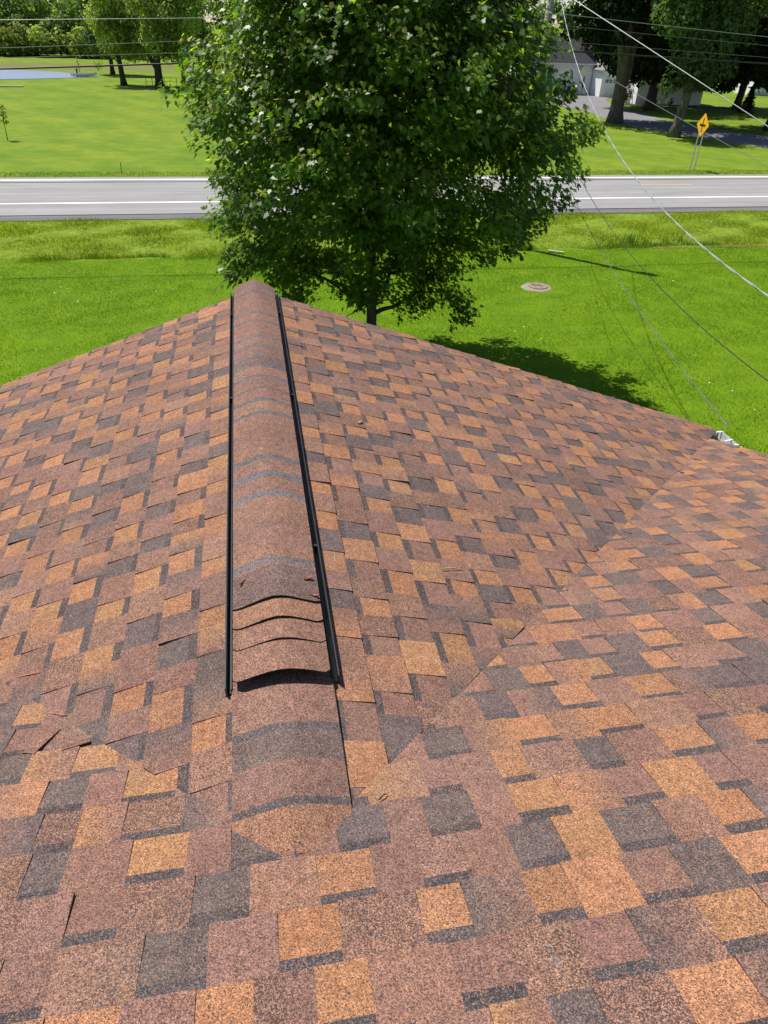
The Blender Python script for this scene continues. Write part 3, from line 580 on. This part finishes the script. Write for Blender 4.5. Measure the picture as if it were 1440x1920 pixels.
far_tree('maple_tree', (36.8, 61.7, 0), 'tree with a sunlit grey green drooping crown behind the yellow sign', [((35.4, 61.0, 4.6), 1.0), ((35.7, 61.2, 6.0), 1.2), ((34.9, 61.2, 3.7), 0.8), ((36.4, 60.8, 5.4), 1.2), ((37.6, 60.8, 5.0), 1.1), ((38.2, 61.2, 4.3), 1.0), ((36.9, 61.4, 4.2), 1.0), ((35.4, 61.6, 7.4), 1.3), ((34.8, 61.8, 8.8), 1.4), ((36.8, 62, 7.2), 1.5), ((38.8, 62, 6.2), 1.5), ((40.2, 62.5, 5.2), 1.3)] + blob(37.8, 62.8, 7.6, 14, 5.2, 30, (1.3, 2.1)), 0.42, 7.5, (0.082, 0.135, 0.042), 110, 0.30, 6, (0.75, 0))
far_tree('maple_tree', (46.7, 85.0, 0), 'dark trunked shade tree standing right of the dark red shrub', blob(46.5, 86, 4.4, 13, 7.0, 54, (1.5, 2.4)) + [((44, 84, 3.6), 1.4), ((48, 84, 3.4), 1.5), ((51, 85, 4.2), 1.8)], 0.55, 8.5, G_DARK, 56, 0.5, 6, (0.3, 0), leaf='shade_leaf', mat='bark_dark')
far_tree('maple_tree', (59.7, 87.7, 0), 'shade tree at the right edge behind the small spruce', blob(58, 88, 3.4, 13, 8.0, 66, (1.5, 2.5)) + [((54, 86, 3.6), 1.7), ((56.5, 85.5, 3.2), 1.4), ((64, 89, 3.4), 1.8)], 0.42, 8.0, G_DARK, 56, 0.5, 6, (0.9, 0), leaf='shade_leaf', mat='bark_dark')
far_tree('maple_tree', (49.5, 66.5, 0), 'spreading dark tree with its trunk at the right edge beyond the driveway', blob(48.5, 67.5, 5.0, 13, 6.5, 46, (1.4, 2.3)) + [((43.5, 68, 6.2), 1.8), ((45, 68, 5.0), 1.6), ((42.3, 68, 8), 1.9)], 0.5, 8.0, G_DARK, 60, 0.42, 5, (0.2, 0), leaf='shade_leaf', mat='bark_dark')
far_tree('willow_tree', (-14.98, 110.0, 0), 'pale willow with the thinner left trunk by the pond', blob(-14.6, 110, 4.2, 12, 3.6, 46, (0.8, 1.5)) + [((-17.6, 109, 2.6), 0.6)], 0.34, 7.0, G_WIL, 150, 0.30, 5, (-0.3, 0), mat='bark_dark', droop=0.9)
far_tree('willow_tree', (-10.14, 106.5, 0), 'pale willow with the thick forked trunk right of the pond', blob(-8.6, 107, 4.4, 13.5, 5.4, 80, (0.8, 1.6)) + [((-6.5, 106.5, 3.0), 1.0)], 0.48, 7.0, (0.22, 0.29, 0.068), 140, 0.30, 5, (0.2, 0), mat='bark_dark', droop=0.9, fork=[(0.2, (-11.8, 106.8, 6.0))])
far_tree('ash_tree', (-19.4, 132.0, 0), 'tall dark tree just left of the willows, beyond the pond end', blob(-19.0, 132, 3.2, 13.5, 3.4, 24, (1.2, 2.0)), 0.3, 8.0, (0.055, 0.105, 0.03), 90, 0.4, 4, (0.2, 0), mat='bark_dark')
far_tree('sapling', (-16.4, 58.0, 0), 'young staked sapling with yellow green leaves at the left edge', [((-16.35, 58, 1.35), 0.34), ((-16.3, 58, 1.75), 0.38), ((-16.4, 58, 2.1), 0.3), ((-16.2, 58, 1.1), 0.2)], 0.028, 1.6, (0.19, 0.20, 0.025), 420, 0.13, 2, (0.08, 0))
far_tree('sapling', (-23.0, 125.0, 0), 'thin leafy sapling beside the white rowboat on the bank', [((-23.0, 125, 2.2), 0.6), ((-22.8, 125, 1.5), 0.5)], 0.05, 2.2, G_MID, 60, 0.2, 2)
def spruce(base, h, r, label):
    x, y, z = base; t = thing('spruce_tree', base, label, 'tree'); MB().tube([(x, y, z-0.05), (x, y, z+h)], [0.12, 0.02], 7).build('trunk', M['bark_dark'], t); Ps, Ns, Ts = [], [], []
    for k in range(900):
        u = random.random()**0.8; a = random.uniform(0, 2*math.pi); q = r*(1-u)*random.uniform(0.25, 1.08); Ps.append((x+q*math.cos(a), y+q*math.sin(a), z+0.15+h*u-0.1*q)); Ts.append((math.cos(a), math.sin(a), -0.25)); Ns.append((0.3*math.cos(a), 0.3*math.sin(a), 1))
    n = len(Ps); tag(cards('crown', leaf_cards(np.array(Ps), np.array(Ns)+rng.normal(size=(n, 3))*0.3, np.array(Ts), rng.uniform(0.2, 0.42, n), SPRIG, 0.1), M['far_leaf'], t, np.tile(np.array([[0.022, 0.042, 0.022]]), (n, 1))), kind='stuff')
spruce((58.2, 83.3, 0), 2.6, 0.95, 'small dark spruce beside the leaning trunk at the right')
def shrub(name, base, r, n, green, label, sz=0.22, h=1.0, group=None):
    x, y, z = base; t = thing(name, base, label, 'shrub', group); MB().tube([(x, y, z-0.03), (x+0.05, y, z+r*h*0.8)], [0.06, 0.02], 6).build('stem', M['bark_dark'], t)
    cr = [((x+random.uniform(-r, r)*0.6, y+random.uniform(-r, r)*0.5, z+r*h*random.uniform(0.35, 0.9)), r*random.uniform(0.45, 0.65)) for _ in range(n)]
    V, cs = far_crown([c for c, q in cr], [q for c, q in cr], 150, sz, green, var=0.25); tag(cards('crown', V, M['far_leaf'], t, cs), kind='stuff')
shrub('shrub', (49.8, 95.0, 0), 1.9, 9, (0.075, 0.032, 0.030), 'dark red leaved shrub between the two big trunks', 0.26, 0.95)
shrub('shrub', (50.6, 91.0, 0), 0.8, 5, (0.09, 0.14, 0.06), 'pale green low shrub left of the white building', 0.2); shrub('shrub', (52.6, 90.6, 0), 0.7, 5, (0.10, 0.15, 0.07), 'rounded pale shrub in the bed before the white building', 0.2)
shrub('shrub', (51.2, 100.5, 0), 0.9, 5, (0.10, 0.17, 0.03), 'bright green shrub at the garage corner', 0.22); shrub('shrub', (-6.0, 112, 0), 1.6, 6, (0.07, 0.12, 0.03), 'low green bush right of the willow trunks', 0.3)
sheet('flower_bed', smooth_poly([(46.5, 92.5), (49, 89.2), (55, 88.0), (61, 87.6), (62, 89.6), (55, 91.6), (50, 93.5)]), 0.03, M['mulch'])
# far wood as one mass
cen, rad, greens = [], [], []
Vw, Cw = [], []
for (x0, x1, yb, z1, cnt, gr) in ((-150, -20, 192, 12.5, 66, G_MID), (-150, 30, 208, 15.5, 70, (0.18, 0.265, 0.08)), (30, 150, 200, 14.5, 54, (0.10, 0.165, 0.05)), (-150, -18, 187, 5.5, 60, (0.26, 0.32, 0.075)), (52, 60, 118, 6.5, 9, (0.10, 0.16, 0.022)), (60, 150, 150, 9.5, 30, (0.04, 0.08, 0.022))):
    for i in range(cnt):
        x = x0+(x1-x0)*(i+random.uniform(-0.4, 0.4))/cnt; hh = z1*random.uniform(0.8, 1.12); yy = yb+random.uniform(-4, 4)
        if -40 < x < -26 and yb == 192: hh *= 0.93
        cr = blob(x, yy, 1.4, hh-1.2, 2.4, 9, (1.3, 2.2)); V, cs = far_crown([c for c, q in cr], [q for c, q in cr], 36, 0.6, np.array(gr)*random.uniform(0.6, 1.25), var=0.2); Vw.append(V); Cw.append(cs)
tag(cards('woodland', np.vstack(Vw), M['far_leaf'], None, np.vstack(Cw)), 'distant leafy wood along the back of the fields', 'woodland', kind='stuff')
wt = MB()
for i in range(90): x = random.uniform(-120, 120); wt.tube([(x, 194, -0.1), (x+random.uniform(-0.4, 0.4), 194, 6)], [0.2, 0.1], 5)
tag(wt.build('woodland_trunks', M['bark_dark']), 'thin dark trunks inside the distant wood', 'tree trunks', kind='stuff')

# ------------------------------------------------------------------ grass
def blades(name, xr, yr, n, h, wd, green, label, mask=None, lean=0.5, cat='grass', var=None):
    x = rng.uniform(*xr, n); y = rng.uniform(*yr, n)
    if mask is not None: k = mask(x, y); x, y = x[k], y[k]
    n = len(x); z = zg(x, y)-0.015; hh = rng.uniform(*h, n); a = rng.uniform(0, 2*math.pi, n); l = rng.normal(size=(n, 2))*lean*hh[:, None]
    if var is not None: hh = hh*var(x, y)
    b = np.stack([np.cos(a), np.sin(a), np.zeros(n)], 1)*rng.uniform(*wd, n)[:, None]; p = np.stack([x, y, z], 1); t = p+np.stack([l[:, 0], l[:, 1], hh], 1)
    V = np.stack([p-b, p+b, t], 1); patch = 0.5+0.28*np.sin(x*0.9+1.3*np.sin(y*0.7))*np.sin(y*0.8+1.1*np.sin(x*0.5))+0.22*np.sin(x*0.31+1.9*np.sin(y*0.23+1))*np.sin(y*0.37+x*0.11)+0.14*np.sin(x*2.3+2*np.sin(y*1.9))*np.sin(y*2.7+x); g = np.array(green)
    c = g[None]*(0.66+0.62*patch[:, None])*np.stack([0.9+0.25*patch, np.ones(n), np.ones(n)], 1)*rng.uniform(0.75, 1.3, (n, 1)); pal = rng.random(n) < 0.03; c[pal] = np.array([0.22, 0.27, 0.10])
    return tag(cards(name, V, M['blade'], None, c), label, cat, kind='stuff')
hole = lambda x, y: np.hypot(x-9.36, y-21.9) > 0.56
def vislawn(x, y):
    q = project(np.stack([x, y, np.full_like(x, 0.3)], 1)); return (q[:, 0] > -60) & (q[:, 0] < 1500) & (q[:, 1] < 1100) & hole(x, y)
blades('lawn_grass', (-11, 24), (7.5, 27.4), 520000, (0.03, 0.075), (0.005, 0.010), (0.140, 0.252, 0.006), 'bright mown lawn grass between house and ditch', vislawn, 0.55)
blades('bank_grass', (-14, 30), (28.3, 33.55), 120000, (0.06, 0.15), (0.008, 0.016), (0.22, 0.295, 0.018), 'rough unmown grass on the roadside bank', None, 0.45, var=lambda x, y: 0.75+0.5*np.sin(x*1.1)*np.sin(y*1.7+x*0.3))
blades('ditch_grass', (-14, 30), (28.0, 28.9), 16000, (0.16, 0.36), (0.010, 0.018), (0.14, 0.21, 0.016), 'taller dark grass along the foot of the bank', None, 0.25, var=lambda x, y: np.clip(0.55+0.6*np.sin(x*0.8+np.sin(x*2.1)), 0.2, 1.2))
blades('reeds', (15.2, 19.5), (28.2, 29.6), 900, (0.3, 0.5), (0.010, 0.017), (0.07, 0.155, 0.03), 'upright reeds standing in the ditch at the right', lambda x, y: np.sin(x*3.1)+np.sin(x*7.7) > 0.2, 0.12, 'reeds')
blades('dry_grass', (16.5, 27), (26.95, 27.35), 5200, (0.03, 0.08), (0.010, 0.02), (0.40, 0.33, 0.15), 'strip of pale dry cut grass along the lawn edge', None, 1.2)
blades('verge_grass', (-14, 40), (43.55, 45.2), 16000, (0.04, 0.10), (0.01, 0.02), (0.12, 0.175, 0.022), 'grass fringe along the far road edge', None, 0.5)
blades('crack_weeds', (-12, 6), (34.26, 34.40), 1500, (0.02, 0.07), (0.008, 0.016), (0.10, 0.15, 0.03), 'weeds in the crack along the near road edge', lambda x, y: np.sin(x*2.3)+np.sin(x*0.7) > 0.1, 0.6, 'weeds')
n = 480; x = rng.uniform(-9, 20, n); y = rng.uniform(8, 24, n); k = np.sin(x*0.55+1)*np.sin(y*0.5+x*0.2) > 0.25; x, y = x[k], y[k]; n = len(x)
P = np.stack([x, y, zg(x, y)+0.055], 1); tag(cards('clover_flowers', leaf_cards(P, np.tile([[0, 0, 1.0]], (n, 1))+rng.normal(size=(n, 3))*0.4, rand_dir(n), rng.uniform(0.012, 0.022, n), [(1, 0), (0.5, 0.87), (-0.5, 0.87), (-1, 0), (-0.5, -0.87), (0.5, -0.87)]), M['flower']), 'tiny white clover flowers dotted over the lawn', 'clover', kind='stuff')

# ------------------------------------------------------------------ utility pole and lines
PX, PY = 10.7, 27.6; PB = float(zg(PX, PY))
pole = thing('utility_pole', (PX, PY, PB), 'tall grey wooden utility pole rising behind the right side of the maple', 'pole')
MB().tube([(PX, PY, PB-0.3), (PX-0.02, PY, 5), (PX-0.03, PY, 10.1)], [0.165, 0.14, 0.11], 14).build('post', M['pole'], pole, smooth=True)
MB().tube([(PX+0.2, PY-0.25, 9.0), (PX+0.2, PY-0.25, 9.8)], [0.2, 0.2], 14).build('transformer', M['steel'], pole, smooth=True)
for z in (6.68, 6.95, 7.4, 7.72): MB().tube([(PX-0.03, PY-0.14, z), (PX-0.03, PY-0.26, z)], 0.03, 8).build('bracket', M['steel'], pole)
def wire_pts(S, E, sag, n=60):
    S, E = np.array(S, float), np.array(E, float); t = np.linspace(0, 1, n)[:, None]; p = S+(E-S)*t; p[:, 2] -= (4*sag*t*(1-t))[:, 0]; return p
def wire(name, pts, r, mat, label, cat): return tag(MB().tube(pts, r, 6).build(name, mat, smooth=True), label, cat, 'overhead lines at the utility pole')
def span(zc, sl_l, sl_r, r, mat, label, cat='cable'):
    L, Rr = -45.0, 60.0; xs_ = np.concatenate([np.linspace(L, PX, 40), np.linspace(PX, Rr, 40)[1:]])
    pts = [(x, PY-0.22, zc-(sl_l*(PX-x)*(1-(PX-x)/190) if x < PX else sl_r*(x-PX)*(1-(x-PX)/150))) for x in xs_]
    return wire('overhead_line', pts, r, mat, label, cat)
span(7.72, 0.041, 0.060, 0.009, M['wire'], 'highest thin bright line crossing above the pond view')
span(7.40, 0.065, 0.052, 0.008, M['dull_wire'], 'second highest line of the four along the road')
span(6.95, 0.053, 0.040, 0.0075, M['dull_wire'], 'thin line directly above the thick black cable')
span(6.68, 0.054, 0.030, 0.028, M['cable'], 'thick black cable, lowest of the lines along the road')
def twisted(pts, r, label, mat=M['wire']):
    b = MB(); pts = np.array(pts)
    for ph in (0, math.pi):
        q = pts.copy(); u = np.arange(len(pts))*0.9+ph; q[:, 0] += r*0.9*np.cos(u); q[:, 2] += r*0.9*np.sin(u); b.tube(q, r, 5)
    return tag(b.build('service_line', mat, smooth=True), label, 'cable', 'overhead lines at the utility pole')
S = lambda z: (PX, PY-0.15, z)
wire('guy_wire', wire_pts(S(8.42), (19.4, 8.2, 0.75), 0.0), 0.013, M['wire'], 'straight grey guy wire passing just above the yellow sign', 'wire')
wire('guy_wire', wire_pts(S(6.93), (24.2, 13.5, 0.5), 0.35), 0.008, M['wire'], 'thin bright guy wire passing in front of the yellow sign posts', 'wire')
twisted(wire_pts(S(8.79), (4.78, 4.0, 5.13), 1.5, 150), 0.0065, 'twisted grey service cable sagging to the right edge over the road')
wire('service_line', wire_pts(S(5.75), (5.94, 3.0, 3.93), 1.5), 0.0075, M['cable'], 'slim dark cable crossing the lawn between two service cables', 'cable')
twisted(wire_pts(S(5.5), (3.97, 4.66, 4.42), 0.76, 120), 0.0035, 'service cable ending at the gutter corner of the near roof', M['dull_wire'])

# ------------------------------------------------------------------ small things on the lawn and by the road
mh = thing('septic_lid', (9.36, 21.9, float(zg(0, 21.9))), 'round brown lid in a pale concrete ring on the lawn', 'manhole'); mz = float(zg(0, 21.9))
ring = MB(); a = np.linspace(0, 2*math.pi, 41)[:-1]; rr_ = [0.52*(1+0.04*math.sin(3*t)+0.03*math.sin(7*t)) for t in a]
ring.add([(9.36+q*math.cos(t), 21.9+q*math.sin(t), mz+0.01) for t, q in zip(a, rr_)] + [(9.36+q*0.88*math.cos(t), 21.9+q*0.88*math.sin(t), mz+0.05) for t, q in zip(a, rr_)] + [(9.36, 21.9, mz+0.055)], [(i, (i+1) % 40, 40+(i+1) % 40, 40+i) for i in range(40)] + [(40+i, 40+(i+1) % 40, 80) for i in range(40)])
ring.build('ring', M['concrete'], mh)
ld = MB().tube([(9.40, 21.93, mz+0.05), (9.40, 21.93, mz+0.075), (9.40, 21.93, mz+0.085)], [0.345, 0.34, 0.31], 32); lid = ld.build('lid', M['lid'], mh)
for dx, dy in ((-0.13, 0.05), (0.05, -0.04)): MB().box((9.40+dx, 21.93+dy, mz+0.092), (0.03, 0.22, 0.016), rz=0.5).build('handle', M['mulch'], lid)
bd = MB().box((11.94, 26.6, 0.03), (0.62, 0.11, 0.04), rz=-0.55); tag(bd.build('wooden_board', M['wood']), 'short pale board lying in the grass by the pole shadow', 'board')
tag(MB().tube([(-7.05, 44.8, -0.02), (-7.0, 44.8, 0.55)], 0.02, 6).build('marker_stake', M['bark_dark']), 'short dark stake at the far road verge', 'stake')
# diamond sign on two posts
sg = thing('road_sign', (28.95, 45.5, 0), 'yellow diamond crossroads warning sign on two metal posts', 'sign')
ZC, hd = 2.58, 0.68; yc = 45.4
for dy in (-0.24, 0.24): MB().box((28.96, yc+dy, 1.15), (0.05, 0.06, 2.4)).build('post', M['steel'], sg)
def plate(x, s, t, mat, name, parent, rad=0.06):
    P = []
    for (cy, cz, a0) in ((0, 1, 45), (1, 0, -45), (0, -1, -135), (-1, 0, 135)):
        for k in range(5): ang = R(a0+90-90*k/4); P.append((cy*(s-rad*1.414)+rad*math.cos(ang), cz*(s-rad*1.414)+rad*math.sin(ang)))
    n = len(P); V = [(x, yc+p, ZC+q) for p, q in P]+[(x+t, yc+p, ZC+q) for p, q in P]
    return obj(name, V, [tuple(range(n)), tuple(range(n, 2*n))[::-1]]+[(i, n+i, n+(i+1) % n, (i+1) % n) for i in range(n)], mat, parent)
pl = plate(28.915, hd, 0.02, M['sign_yellow'], 'sign_plate', sg)
MB().box((28.911, yc, ZC), (0.006, 0.085, 0.80)).build('crossroad_stem', M['black'], pl); MB().box((28.908, yc, ZC), (0.006, 0.62, 0.12)).build('crossroad_bar', M['black'], pl)
# rowboat and dark box by the pond
bt = thing('rowboat', (-22.4, 124.6, 0), 'small white rowboat drawn up at the pond end', 'boat')
hull = MB(); prof = []
for u in np.linspace(-1, 1, 9):
    wv_ = 0.62*math.sqrt(max(0.02, 1-abs(u)**2.4)); zc = 0.12*u*u; prof.append([(-22.4+1.7*u+0.5*0, 124.6+0.9*u+s_*wv_, 0.08+h_+zc) for s_, h_ in ((-1, 0.42), (-0.8, 0.1), (0, 0), (0.8, 0.1), (1, 0.42))])
hv = [p for row in prof for p in row]; hull.add(hv, [(i*5+j, i*5+j+1, (i+1)*5+j+1, (i+1)*5+j) for i in range(8) for j in range(4)]); hull.build('hull', M['trim'], bt, smooth=True)
for u in (-0.4, 0.3): MB().box((-22.4+1.7*u, 124.6+0.9*u, 0.40), (0.22, 1.1, 0.04)).build('seat', M['wood'], bt)
tag(MB().tube([(-23.2, 124.0, -0.1), (-23.2, 124.0, 1.1)], 0.12, 8).build('mooring_post', M['bark_dark']), 'dark mooring post beside the white rowboat', 'post')
bx = thing('storage_box', (-30.6, 105.0, 0.1), 'dark storage box on the pale pad at the left edge', 'box'); MB().box((-30.6, 105.0, 0.52), (2.2, 0.9, 0.84)).build('body', M['cable'], bx); MB().box((-30.6, 105.0, 0.97), (2.3, 1.0, 0.06)).build('lid', M['cable'], bx)
fn = thing('wire_fence', (-9.3, 106.0, 0), 'low dark wire fence round the forked willow trunk', 'fence')
for i in range(7): MB().tube([(-11.6+0.75*i, 105.0+0.15*math.sin(i), -0.05), (-11.6+0.75*i, 105.0+0.15*math.sin(i), 1.3)], 0.035, 6).build('post', M['bark_dark'], fn)
for z in (0.35, 0.8, 1.22): MB().tube([(-11.6+0.75*i, 105.0+0.15*math.sin(i), z) for i in range(7)], 0.018, 5).build('rail', M['bark_dark'], fn)

# ------------------------------------------------------------------ neighbours
def window(par, x0, x1, z0, z1, y, frame=M['trim'], pane=M['glass'], mull=True):
    f = MB()
    t = 0.07
    for (a, b, c, d) in ((x0-t, x1+t, z1, z1+t), (x0-t, x1+t, z0-t, z0), (x0-t, x0, z0, z1), (x1, x1+t, z0, z1)): f.box(((a+b)/2, y-0.03, (c+d)/2), (b-a, 0.08, d-c))
    if mull: f.box(((x0+x1)/2, y-0.025, (z0+z1)/2), (0.05, 0.05, z1-z0)); f.box(((x0+x1)/2, y-0.022, (z0+z1)/2), (x1-x0, 0.045, 0.05))
    w_ = f.build('window', frame, par); MB().box(((x0+x1)/2, y-0.005, (z0+z1)/2), (x1-x0, 0.03, z1-z0)).build('pane', pane, w_)
nb = thing('white_house', (45, 109, 0), 'white house with dark roof and brick chimney across the road', 'house')
wl = MB(); xa, xb, ya, yb_, ze, zrg = 38.5, 48.6, 106.2, 113.2, 3.85, 6.75
wl.add([(xa, ya, -0.1), (xb, ya, -0.1), (xb, yb_, -0.1), (xa, yb_, -0.1), (xa, ya, ze), (xb, ya, ze), (xb, yb_, ze), (xa, yb_, ze), (xa, (ya+yb_)/2, zrg-0.1), (xb, (ya+yb_)/2, zrg-0.1)], [(0,1,5,4), (1,2,6,9,5), (2,3,7,6), (3,0,4,8,7)]); wall = wl.build('wall', M['siding'], nb)
for i in range(24): MB().box(((xa+xb)/2, ya-0.012, 0.08+0.155*i), (xb-xa, 0.03, 0.02)).build('siding_board', M['siding'], wall)
rf = MB(); o_ = 0.35
P = [(xa-o_, ya-o_, ze-0.1), (xb+o_, ya-o_, ze-0.1), (xb+o_, (ya+yb_)/2, zrg), (xa-o_, (ya+yb_)/2, zrg), (xb+o_, yb_+o_, ze-0.1), (xa-o_, yb_+o_, ze-0.1)]
Pn = P+[(x, y, z-0.16) for x, y, z in P]; rf.add(Pn, [(0,1,2,3), (3,2,4,5), (6,9,8,7), (9,11,10,8), (0,6,7,1), (1,7,8,2), (2,8,10,4), (4,10,11,5), (5,11,9,3), (3,9,6,0)]); roof = rf.build('roof', M['dark_roof'], nb)
for (cx, cy, zt, s_, mt) in ((47.6, 107.9, 7.45, 0.5, 'brick'), (42.4, 110.8, 8.1, 0.55, 'mulch')):
    MB().box((cx, cy, zt-1.35), (s_, s_, 2.7)).box((cx, cy, zt+0.05), (s_+0.12, s_+0.12, 0.12)).build('chimney', M[mt], roof)
MB().box(((xa+xb)/2, ya-o_-0.02, ze-0.2), (xb-xa+0.7, 0.09, 0.14)).build('gutter', M['trim'], nb)
window(nb, 42.25, 42.8, 2.95, 3.5, ya); window(nb, 46.6, 47.1, 2.95, 3.5, ya); window(nb, 43.55, 44.75, 0.75, 1.75, ya, pane=M['shade']); window(nb, 40.0, 40.9, 0.75, 1.9, ya)
MB().box((41.55, ya-0.03, 1.05), (0.8, 0.08, 2.1)).build('door', M['trim'], nb); MB().box((xb-0.06, ya-0.045, 1.9), (0.16, 0.1, 3.7)).build('corner_board', M['trim'], nb)
gar = MB(); xa, xb, ya, yb_, ze = 48.75, 54.6, 103.0, 111.0, 3.15
gar.add([(xa, ya, -0.1), (xb, ya, -0.1), (xb, yb_, -0.1), (xa, yb_, -0.1), (xa, ya, ze), (xb, ya, ze), (xb, yb_, ze), (xa, yb_, ze)], [(0,1,5,4), (1,2,6,5), (2,3,7,6), (3,0,4,7), (4,5,6,7)]); gar.build('garage_wall', M['siding'], nb)
gr = MB(); xm = (xa+xb)/2; P = [(xa-0.35, ya-0.35, ze-0.05), (xb+0.35, ya-0.35, ze-0.05), (xb+0.35, yb_+0.35, ze-0.05), (xa-0.35, yb_+0.35, ze-0.05), (xm, ya+2.6, ze+1.35), (xm, yb_-2.6, ze+1.35)]
gr.add(P, [(0,1,4), (1,2,5,4), (2,3,5), (3,0,4,5), (3,2,1,0)]); gr.build('garage_roof', M['grey_roof'], nb)
gd = MB().box((50.35, ya-0.03, 1.08), (2.3, 0.08, 2.2)).build('garage_door', M['trim'], nb)
for j in range(4):
    for i in range(4): MB().box((49.5+0.565*i, ya-0.075, 0.32+0.52*j), (0.46, 0.02, 0.4)).build('panel' if j < 3 else 'pane', M['trim'] if j < 3 else M['glass'], gd)
for x in (51.75, 52.6): MB().box((x, ya-0.35, 1.5), (0.16, 0.16, 3.05)).build('porch_post', M['trim'], nb)
MB().box((52.2, ya-0.3, 0.08), (1.2, 0.7, 0.2)).build('step', M['brick'], nb)
um = thing('patio_umbrella', (47.2, 105.4, 0), 'closed black patio umbrella against the white house wall', 'umbrella'); MB().tube([(47.2, 105.4, 0.0), (47.2, 105.4, 1.1)], 0.03, 6).build('pole', M['black'], um)
MB().tube([(47.2, 105.4, 0.85), (47.2, 105.4, 1.2), (47.2, 105.4, 2.0), (47.2, 105.4, 2.35)], [0.09, 0.14, 0.10, 0.02], 8).build('canopy', M['black'], um)
def grill(x, label, mat):
    g_ = thing('patio_chair', (x, 104.8, 0), label, 'chair'); MB().box((x, 104.8, 0.42), (0.6, 0.55, 0.06)).build('seat', mat, g_); MB().box((x, 105.08, 0.75), (0.6, 0.06, 0.62)).build('backrest', mat, g_)
    for dx in (-0.26, 0.26):
        for dy in (-0.24, 0.24): MB().tube([(x+dx, 104.8+dy, 0.0), (x+dx, 104.8+dy, 0.42)], 0.025, 5).build('leg', mat, g_)
        MB().box((x+dx, 104.8, 0.62), (0.06, 0.5, 0.05)).build('armrest', mat, g_)
grill(42.4, 'red brown patio chair, leftmost by the white house wall', M['terracotta']); grill(43.5, 'dark patio chair under the double window, left of centre', M['black'])
grill(45.1, 'black patio chair left of the closed umbrella', M['black']); grill(45.9, 'black patio chair next to the closed umbrella', M['black'])
n2 = thing('white_outbuilding', (53.5, 93, 0), 'low white building half hidden behind the tree trunks', 'building')
MB().box((53.3, 95.0, 1.35), (9.0, 5.0, 2.9)).build('wall', M['siding'], n2); rf2 = MB(); P = [(48.4, 92.1, 2.75), (58.2, 92.1, 2.75), (58.2, 95, 4.3), (48.4, 95, 4.3), (58.2, 97.9, 2.75), (48.4, 97.9, 2.75)]
rf2.add(P+[(x, y, z-0.14) for x, y, z in P], [(0,1,2,3), (3,2,4,5), (6,9,8,7), (9,11,10,8), (0,6,7,1), (1,7,8,2), (2,8,10,4), (4,10,11,5), (5,11,9,3), (3,9,6,0)]); rf2.build('roof', M['grey_roof'], n2); window(n2, 50.2, 51.0, 1.2, 2.2, 92.5)
n3 = thing('white_shed', (82, 113, 0), 'white shed on the far lawn at the right edge', 'shed'); MB().box((82, 113, 1.1), (9, 5, 2.3)).build('wall', M['siding'], n3); rf3 = MB(); P = [(77.2, 110.2, 2.2), (86.8, 110.2, 2.2), (86.8, 113, 3.6), (77.2, 113, 3.6), (86.8, 115.8, 2.2), (77.2, 115.8, 2.2)]
rf3.add(P+[(x, y, z-0.14) for x, y, z in P], [(0,1,2,3), (3,2,4,5), (6,9,8,7), (9,11,10,8), (0,6,7,1), (1,7,8,2), (2,8,10,4), (4,10,11,5), (5,11,9,3), (3,9,6,0)]); rf3.build('roof', M['grey_roof'], n3)
MB().box((82, 110.44, 0.25), (9.02, 0.1, 0.5)).build('base_board', M['steel'], n3)
